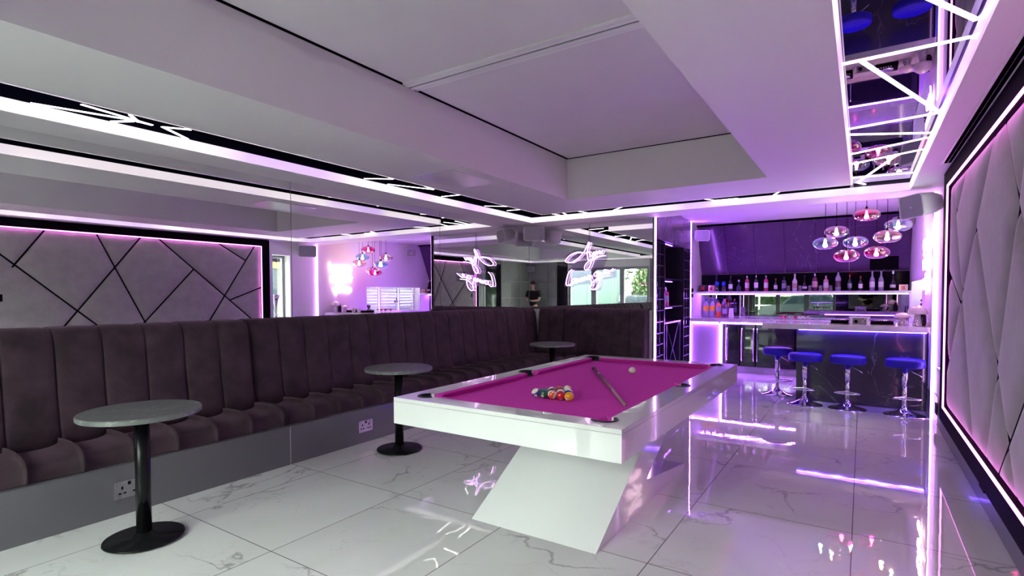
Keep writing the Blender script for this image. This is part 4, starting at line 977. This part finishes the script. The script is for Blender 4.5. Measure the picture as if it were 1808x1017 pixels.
# ================================================================== ISLAND
t = thing('bar_island', (0, 8.2, 0), 'dark marble bar island with a pale overhanging top', 'bar counter')
MB().box(-0.715, 0.645, 7.93, 8.45, 0, 0.94).build('body', 'island_marble', t)
MB().box(-1.095, 0.655, 7.66, 8.50, 0.945, 1.012, 0.004).build('worktop', 'counter_quartz', t)
IZ = 1.012
def stool(x, y, lab, rz):
    t = thing('bar_stool', (x, y, 0), lab, 'stool', 'bar stools at the island', rz)
    f = lambda b, n, m: b.build(n, m, t, local=True)
    f(MB().lathe([(0, 0.555), (0.175, 0.555), (0.186, 0.562), (0.188, 0.60), (0.188, 0.625), (0.182, 0.640), (0.165, 0.648), (0, 0.652)], n=48, cap=False), 'seat', 'blue_leather')
    f(MB().lathe([(0.03, 0.34), (0.03, 0.553)], n=24), 'column', 'chrome')
    f(MB().lathe([(0.022, 0.06), (0.022, 0.20), (0.024, 0.205), (0.024, 0.345)], n=24), 'lower_column', 'chrome')
    f(MB().lathe([(0, 0), (0.200, 0.0), (0.204, 0.005), (0.196, 0.012), (0.13, 0.028), (0.07, 0.055), (0.036, 0.085), (0.026, 0.11), (0, 0.11)], n=64, cap=False), 'base', 'chrome')
    f(MB().tube(smooth_path([(0.0, -0.03, 0.215), (-0.06, -0.07, 0.215), (-0.13, -0.13, 0.215), (-0.08, -0.185, 0.215), (0, -0.195, 0.215), (0.08, -0.185, 0.215), (0.13, -0.13, 0.215), (0.06, -0.07, 0.215), (0.0, -0.03, 0.215)], 6), 0.008, 8), 'footrest', 'chrome')
    f(MB().tube([(0.03, 0, 0.545), (0.075, -0.02, 0.50), (0.125, -0.04, 0.475), (0.15, -0.05, 0.455)], 0.0045, 8), 'lever', 'chrome')
    return t
stool(-0.97, 8.20, 'blue round bar stool standing off the left end of the island', 0.9)
stool(-0.59, 7.63, 'blue round bar stool at the left corner of the island front', -0.1)
stool(-0.135, 7.60, 'blue round bar stool at the middle of the island front', 0.0)
stool(0.42, 7.55, 'blue round bar stool nearest the right wall', 0.1)

# things on the island
mat('sil_mosaic', (0.75, 0.72, 0.76), 0.12, metal=1.0)
def mosaic():
    m = M['sil_mosaic']; nt = m.node_tree; b = nt.nodes['Principled BSDF']
    v = nt.nodes.new('ShaderNodeTexVoronoi'); v.inputs['Scale'].default_value = 70; tc = nt.nodes.new('ShaderNodeTexCoord'); nt.links.new(tc.outputs['Object'], v.inputs['Vector'])
    nm = nt.nodes.new('ShaderNodeBump'); nm.inputs['Strength'].default_value = 1.0; nm.inputs['Distance'].default_value = 0.01
    nt.links.new(v.outputs['Distance'], nm.inputs['Height']); nt.links.new(nm.outputs[0], b.inputs['Normal'])
mosaic()
mat('pearl', (0.72, 0.60, 0.66), 0.15, coat=0.8)
for x, y, h, rc, lab in ((0.41, 8.02, 0.155, 0.085, 'smaller mosaic mirror mushroom ornament on the island'), (0.565, 7.86, 0.245, 0.100, 'larger mosaic mirror mushroom ornament on the island by the wall')):
    if x+rc > 0.645: x = 0.645-rc
    t = thing('mushroom_ornament', (x, y, IZ), lab, 'ornament', 'mirror mushrooms on the island')
    MB().lathe([(0, 0), (0.045, 0), (0.046, 0.01), (0.030, h*0.45), (0.026, h*0.62), (0, h*0.62)], x, y, IZ, 24, cap=False).build('stalk', 'sil_mosaic', t)
    hc = h*0.42
    MB().lathe([(0, h-hc)]+[(rc, h-hc)]+[(rc*math.cos(a*PI/16), h-hc+hc*math.sin(a*PI/16)) for a in range(1, 8)]+[(0.0005, h)], x, y, IZ, 32, cap=False).build('mushroom_cap', 'pearl', t)
x, y = 0.60, 8.02; t = thing('dark_vase', (x, y, IZ), 'dark glossy vase behind the larger mushroom ornament', 'vase')
MB().lathe([(0, 0), (0.035, 0), (0.045, 0.03), (0.042, 0.12), (0.02, 0.16), (0.025, 0.185), (0.02, 0.185), (0, 0.15)], x, y, IZ, 20, cap=False).build('vase_body', 'black_gloss', t)
t = thing('control_box', (-0.025, 7.97, IZ), 'white boxy tabletop unit with a round knob and sockets on the island', 'appliance')
b = MB(); b.box(-0.125, -0.098, 7.92, 8.02, IZ, IZ+0.092, 0.003); b.box(0.048, 0.075, 7.92, 8.02, IZ, IZ+0.092, 0.003); b.box(-0.135, 0.085, 7.915, 8.025, IZ+0.082, IZ+0.096, 0.003); b.build('housing', 'white_lacquer', t)
MB().box(-0.098, 0.048, 7.935, 8.01, IZ+0.002, IZ+0.082).build('front_panel', 'socket_plate', t)
MB().lathe([(0, 0), (0.021, 0), (0.019, 0.014), (0, 0.014)], n=20, cap=False, mtx=Matrix.Translation((-0.062, 7.935, IZ+0.035)) @ Matrix.Rotation(PI/2, 4, 'X')).build('knob', 'black_matt', t)
b = MB()
for dx, dz in ((0.02, 0.022), (0.0, 0.022), (0.01, 0.045), (0.03, 0.068)): b.box(dx-0.005, dx+0.005, 7.932, 7.935, IZ+dz-0.005, IZ+dz+0.005)
b.build('buttons', 'b_white', t)
for x0, x1, lab in ((-0.335, -0.14, 'black flat music deck left of the white tabletop unit'), (0.09, 0.325, 'black flat music deck right of the white tabletop unit')):
    t = thing('music_deck', ((x0+x1)/2, 8.08, IZ), lab, 'music deck', 'music decks on the island')
    MB().box(x0, x1, 7.98, 8.20, IZ, IZ+0.045, 0.010).build('deck_body', 'black_matt', t)
    MB().lathe([(0, 0.045), (0.07, 0.045), (0.072, 0.055), (0, 0.057)], (x0+x1)/2, 8.09, IZ, 28, cap=False).build('platter', 'steel', t)
    b = MB()
    for k in range(6): b.box(x0+0.03+k*0.025, x0+0.042+k*0.025, 7.985, 7.997, IZ+0.045, IZ+0.052)
    b.build('buttons', 'b_white', t)
mat('pink_plastic', (0.75, 0.30, 0.62), 0.1, coat=0.5)
for k, (x, y) in enumerate(((-0.86, 8.02), (-0.80, 8.10), (-0.74, 8.02), (-0.68, 8.10), (-0.92, 8.12), (-0.62, 8.03))):
    tag(MB().lathe([(0, 0), (0.028, 0), (0.022, 0.003), (0.004, 0.008), (0.004, 0.045), (0.022, 0.055), (0.034, 0.085), (0.032, 0.085), (0.02, 0.058), (0, 0.05)], x, y, IZ, 18, cap=False).build('coupe_glass', 'pink_glass' if k % 2 == 0 else 'clear'),
        ['pink coupe glass, left front of the cluster on the island', 'clear coupe glass behind the left pink one on the island', 'pink coupe glass, centre front of the cluster on the island', 'clear coupe glass, right rear of the cluster on the island', 'pink coupe glass, far left of the cluster on the island', 'clear coupe glass, far right of the cluster on the island'][k], 'glass', 'coupe glasses on the island')
tag(MB().tube([(-1.0+0.045*math.cos(a*PI/10), 7.80, IZ+0.004+0.045*math.sin(a*PI/10)) for a in range(11)], 0.004, 8).build('napkin_arch', 'b_white'), 'small white arched napkin holder on the left end of the island', 'napkin holder')

# things on the sills
t = thing('potted_cactus', (XB+0.08, 9.0, VZ0), 'small dark cactus in a pot on the bar window sill', 'plant')
MB().lathe([(0, 0), (0.03, 0), (0.04, 0.06), (0, 0.06)], XB+0.08, 9.0, VZ0, 16, cap=False).build('pot', 'b_plum', t)
b = MB(); b.ball((XB+0.08, 9.0, VZ0+0.10), 0.03, 12, 8, sz=1.7); b.ball((XB+0.08, 9.04, VZ0+0.11), 0.018, 10, 8, sz=1.6); b.ball((XB+0.08, 8.96, VZ0+0.12), 0.018, 10, 8, sz=1.5); b.build('cactus', 'leaf', t)
t = thing('flower_vase', (XB+0.08, 9.9, VZ0), 'slim clear vase with dark blooms on the bar window sill', 'vase')
MB().lathe([(0, 0), (0.025, 0), (0.018, 0.08), (0.02, 0.15)], XB+0.08, 9.9, VZ0, 14, cap=False).build('vase_body', 'clear', t)
b = MB(); b.tube([(XB+0.08, 9.9, VZ0+0.02), (XB+0.08, 9.92, VZ0+0.28)], 0.003, 6)
b.ball((XB+0.08, 9.93, VZ0+0.29), 0.022, 8, 6); b.ball((XB+0.08, 9.88, VZ0+0.22), 0.03, 8, 6); b.ball((XB+0.08, 9.96, VZ0+0.23), 0.024, 8, 6); b.build('blooms', 'b_plum', t)
t = thing('trumpet_vase', (XR+0.10, 6.56, WZ0+0.012), 'tall silver trumpet vase on the narrow window sill, seen in the left mirror', 'vase')
MB().lathe([(0, 0), (0.055, 0), (0.05, 0.02), (0.02, 0.08), (0.03, 0.16), (0.016, 0.24), (0.028, 0.30), (0.016, 0.36), (0.022, 0.46), (0.05, 0.62), (0.098, 0.755), (0.094, 0.757), (0.045, 0.62), (0.014, 0.46)], XR+0.10, 6.56, WZ0+0.012, 32, cap=False).build('vase_body', 'chrome', t)

# ================================================================== PENDANTS
PD = [(0.031, 8.37, 2.412, 'pink_glass', 'raspberry glass pendant lamp hanging highest of the cluster'),
      (0.372, 8.50, 2.270, 'blue_glass', 'pale blue glass pendant lamp nearest the right wall'),
      (0.253, 8.30, 2.115, 'amber_glass', 'smoky blush glass pendant lamp in the right half of the cluster'),
      (0.147, 8.60, 1.938, 'pink_glass', 'raspberry glass pendant lamp, the right one of the low pair'),
      (-0.186, 8.363, 1.893, 'pink_glass', 'raspberry glass pendant lamp, the left one of the low pair'),
      (-0.427, 8.326, 2.067, 'blue_glass', 'pale blue glass pendant lamp, leftmost of the cluster'),
      (-0.091, 8.60, 2.085, 'blue_glass', 'pale blue glass pendant lamp in the middle of the cluster'),
      (-0.309, 8.58, 2.235, 'amber_glass', 'smoky blush glass pendant lamp in the left half of the cluster')]
first = {}
shade_prof = [(0.018, 0.078)]+[(0.152*math.sin(a)**0.85, 0.084*math.cos(a)) for a in [PI*(0.10+0.80*k/18) for k in range(19)]]+[(0.0005, -0.081)]
for x, y, z, gm, lab in PD:
    t = thing('pendant_lamp', (x, y, z), lab, 'pendant lamp', 'glass pendant lamps over the island')
    f = lambda b, n, m: b.build(n, m, t, local=True)
    f(MB().lathe(shade_prof, n=40, cap=False), 'shade', gm)
    f(MB().lathe([(0.030, 0.072), (0.024, 0.085), (0.010, 0.105), (0.004, 0.125), (0, 0.125)], n=20, cap=False), 'lamp_cap', 'black_metal')
    f(MB().tube([(0, 0, 0.12), (0, 0, ZBAR-z)], 0.0032, 6), 'cord', 'black_matt')
    f(MB().lathe([(0.009, 0.058), (0.010, 0.03), (0.020, -0.005), (0.028, -0.028), (0.020, -0.046), (0.0005, -0.052)], n=20, cap=False), 'bulb', 'bulb')

# ================================================================== PHOTOGRAPHER (seen in the far mirror)
def skinned(name, pts, edges, root, m, parent, sub=2):
    me = bpy.data.meshes.new(name); me.from_pydata([p[:3] for p in pts], edges, [])
    o = bpy.data.objects.new(name, me); C.objects.link(o)
    sk = o.modifiers.new('skin', 'SKIN'); sk.use_smooth_shade = True
    for i, p in enumerate(pts):
        r = p[3] if isinstance(p[3], tuple) else (p[3], p[3]); me.skin_vertices[0].data[i].radius = r
    me.skin_vertices[0].data[root].use_root = True
    s = o.modifiers.new('sub', 'SUBSURF'); s.levels = sub; s.render_levels = sub
    me.materials.append(M[m]); o.parent = parent; return o
t = thing('person', (0.16, -0.52, 0), 'person in a black t-shirt standing behind the viewpoint with arms bent', 'person')
# local frame: faces +Y, x to the person's right is +x
body = [(0, 0, 0.98, (0.15, 0.11)), (0, 0, 1.12, (0.13, 0.10)), (0, -0.01, 1.30, (0.16, 0.11)), (0, -0.01, 1.47, (0.13, 0.09)), (0, 0, 1.56, 0.055), (0, 0.02, 1.63, 0.058), (0, 0.03, 1.72, (0.075, 0.092)), (0, 0.02, 1.80, (0.066, 0.080)),
        (0.19, -0.01, 1.46, 0.062), (0.25, 0.0, 1.20, 0.045), (0.14, 0.20, 1.19, 0.034), (0.09, 0.24, 1.20, (0.030, 0.022)),
        (-0.19, -0.01, 1.46, 0.062), (-0.25, 0.0, 1.20, 0.045), (-0.12, 0.20, 1.17, 0.034), (-0.07, 0.24, 1.18, (0.030, 0.022)),
        (0.10, 0, 0.90, 0.095), (0.11, 0.01, 0.50, 0.060), (0.11, -0.02, 0.10, 0.042), (0.12, 0.10, 0.05, 0.038),
        (-0.10, 0, 0.90, 0.095), (-0.11, 0.01, 0.50, 0.060), (-0.11, -0.02, 0.10, 0.042), (-0.12, 0.10, 0.05, 0.038)]
ed = [(0, 1), (1, 2), (2, 3), (3, 4), (4, 5), (5, 6), (6, 7), (3, 8), (8, 9), (9, 10), (10, 11), (3, 12), (12, 13), (13, 14), (14, 15), (0, 16), (16, 17), (17, 18), (18, 19), (0, 20), (20, 21), (21, 22), (22, 23)]
# fingers
for sx, h in ((1, 11), (-1, 15)):
    hx, hy, hz = body[h][:3]
    for k, (dx, dz, ln) in enumerate(((-0.026, 0.006, 0.055), (-0.009, 0.010, 0.065), (0.009, 0.009, 0.06), (0.025, 0.004, 0.048))):
        i = len(body); body.append((hx+dx*1.0-sx*0.01, hy+0.035, hz+dz, 0.0095)); body.append((hx+dx-sx*0.018, hy+0.035+ln*0.55, hz+dz-0.006, 0.0085)); body.append((hx+dx-sx*0.024, hy+0.035+ln*0.8, hz+dz-0.028, 0.0075))
        ed += [(h, i), (i, i+1), (i+1, i+2)]
    i = len(body); body.append((hx-sx*0.038, hy+0.01, hz+0.02, 0.011)); body.append((hx-sx*0.05, hy+0.045, hz+0.03, 0.009)); ed += [(h, i), (i, i+1)]
skinned('body', body, ed, 0, 'skin', t)
shirt = [(0, 0, 0.94, (0.175, 0.135)), (0, 0, 1.12, (0.155, 0.125)), (0, -0.01, 1.30, (0.185, 0.135)), (0, -0.01, 1.46, (0.155, 0.112)), (0, -0.005, 1.52, 0.085), (0.20, -0.01, 1.46, 0.085), (0.245, 0.0, 1.28, 0.072), (-0.20, -0.01, 1.46, 0.085), (-0.245, 0.0, 1.28, 0.072)]
skinned('t_shirt', shirt, [(0, 1), (1, 2), (2, 3), (3, 4), (3, 5), (5, 6), (3, 7), (7, 8)], 0, 'shirt', t)
tr = [(0, 0, 0.97, (0.165, 0.125)), (0.10, 0, 0.86, 0.112), (0.11, 0.01, 0.50, 0.080), (0.11, -0.02, 0.08, 0.066), (-0.10, 0, 0.86, 0.112), (-0.11, 0.01, 0.50, 0.080), (-0.11, -0.02, 0.08, 0.066)]
skinned('trousers', tr, [(0, 1), (1, 2), (2, 3), (0, 4), (4, 5), (5, 6)], 0, 'trousers', t)
for sx in (-1, 1): MB().box(sx*0.115-0.045, sx*0.115+0.045, -0.09, 0.17, 0, 0.09, 0.03).build('shoe', 'black_matt', t, local=True)
MB().ball((0, 0.005, 1.765), 0.094, 18, 12, sx=0.92, sy=1.08, sz=1.0).build('hair', 'hair', t, local=True)
b = MB()
for sx in (-1, 1): b.ball((sx*0.028, 0.112, 1.715), 0.010, 10, 8)
b.build('eyes', 'ivory', t, local=True)
MB().ball((0, 0.122, 1.695), 0.014, 10, 8, sy=1.3, sz=1.6).build('nose', 'skin', t, local=True)
MB().ball((0, 0.108, 1.66), 0.020, 10, 8, sy=0.5, sz=0.35).build('mouth', 'b_rose', t, local=True)
for sx in (-1, 1): MB().ball((sx*0.084, 0.02, 1.705), 0.022, 10, 8, sx=0.35, sz=1.4).build('ear', 'skin', t, local=True)

# ================================================================== OUTSIDE
o = MB().box(-14, 1.2, -16, YE-0.15, -0.12, -0.02).build('garden_ground', 'grass_ground'); tag(o, 'pale paved and grassed ground outside the glazed doors', 'ground', kind='stuff')
tag(MB().box(0.30, 0.55, -9.0, YE-0.5, 0, 3.6).build('garden_wall', 'mint_wall'), 'tall pale mint rendered wall outside the glazed doors', 'wall')
def tree(x, y, h, r, lab, lm, seed):
    random.seed(seed); t = thing('tree', (x, y, 0), lab, 'tree', 'trees beyond the glazed doors')
    MB().tube([(x, y, -0.019), (x+0.05, y, h*0.35), (x-0.05, y+0.05, h*0.6)], [0.12, 0.09, 0.05], 10).build('trunk', 'bark', t)
    b = MB(); vs = []; fs = []
    for k in range(1500):
        while True:
            p = Vector((random.uniform(-1, 1), random.uniform(-1, 1), random.uniform(-1, 1)))
            if 0.35 < p.length < 1: break
        p = Vector((x+p.x*r, y+p.y*r, h*0.62+p.z*h*0.42)); s = random.uniform(0.07, 0.14)
        u = Vector((random.gauss(0, 1), random.gauss(0, 1), random.gauss(0, 1))).normalized(); v = u.orthogonal().normalized()
        n0 = len(vs); vs += [p-u*s, p-v*s*0.45, p+u*s, p+v*s*0.45]; fs.append((n0, n0+1, n0+2, n0+3))
    b.add(vs, fs); b.build('foliage', lm, t)
tree(-5.3, -10.2, 4.6, 1.35, 'broad dark green tree outside, furthest left', 'leaf', 1)
tree(-2.4, -10.6, 5.0, 1.4, 'broad dark green tree outside, middle', 'leaf', 2)
tree(-0.45, -9.7, 2.6, 0.5, 'lighter green bush outside beside the mint wall', 'leaf_light', 3)
tree(-8.2, -8.6, 4.0, 1.4, 'light green tree outside at the far end of the garden', 'leaf_light', 4)
tree(2.0, -11.6, 4.6, 1.2, 'dark tree outside behind the mint wall', 'leaf', 5)
random.seed(9); b = MB(); vs = []; fs = []
b.box(-13.5, 0.25, -13.2, -12.4, -0.019, 3.3)
for k in range(5000):
    p = Vector((random.uniform(-13.5, 0.25), -12.38+random.uniform(-0.05, 0.22), random.uniform(0.02, 3.5))); q = random.uniform(0.06, 0.13)
    u = Vector((random.gauss(0, 1), random.gauss(0, 0.5), random.gauss(0, 1))).normalized(); v = u.orthogonal().normalized()
    n0 = len(vs); vs += [p-u*q, p-v*q*0.45, p+u*q, p+v*q*0.45]; fs.append((n0, n0+1, n0+2, n0+3))
b.add(vs, fs); tag(b.build('hedge', 'leaf'), 'long tall dark green hedge closing the garden behind the trees', 'hedge')
t = thing('fence', (-3, -8.3, 0), 'low pale rail fence in front of the trees', 'fence')
for x in (-6, -4.5, -3, -1.5, 0.1): MB().box(x-0.04, x+0.04, -8.34, -8.26, -0.019, 1.35).build('post', 'white_trim', t)
b = MB(); b.box(-6, 0.14, -8.32, -8.28, 1.25, 1.32); b.box(-6, 0.14, -8.32, -8.28, 0.75, 0.82); b.build('rail', 'white_trim', t)
t = thing('car', (-2.0, -6.4, 0), 'pale parked car outside the glazed doors', 'car')
prof = [(-4.1, 0.25), (-4.15, 0.6), (-3.9, 0.82), (-3.2, 0.90), (-2.75, 1.30), (-1.3, 1.36), (-0.75, 0.95), (-0.15, 0.85), (-0.05, 0.55), (-0.1, 0.25)]
MB().prism(prof, 'y', -7.2, -5.6).build('body', 'car_paint', t)
MB().prism([(-3.05, 0.92), (-2.68, 1.25), (-1.38, 1.30), (-0.92, 0.97)], 'y', -5.602, -5.592).build('side_window', 'car_glass', t)
for x in (-3.3, -0.85):
    for y in (-7.1, -5.62): MB().tube([(x, y-0.09, 0.28), (x, y+0.09, 0.28)], 0.29, 24).build('wheel', 'rubber', t)
# neighbour seen through the narrow window
t = thing('neighbour_building', (3.2, 7.0, 0), 'neighbouring building with a yellow band, glimpsed through the narrow window', 'building')
MB().box(2.9, 3.4, 3.0, 12.0, 0, 2.30).build('wall', 'neighbour', t); MB().box(2.86, 2.9, 3.0, 12.0, 2.06, 2.22).build('band', 'yellow_band', t)
b = MB()
for k in range(60): b.tube([(2.70, 3+k*0.15, 2.27), (3.4, 3+k*0.15, 2.31)], 0.05, 6)
b.build('corrugated_roof', 'black_matt', t)
MB().box(2.87, 2.9, 7.3, 7.95, 0, 2.05).build('dark_doorway', 'car_glass', t)
random.seed(1)
tag(MB().box(5.2, 5.4, 2.0, 16.0, 0, 4.2).build('garden_wall', 'mint_wall'), 'pale mint wall beyond the corrugated roof outside the narrow window', 'wall')
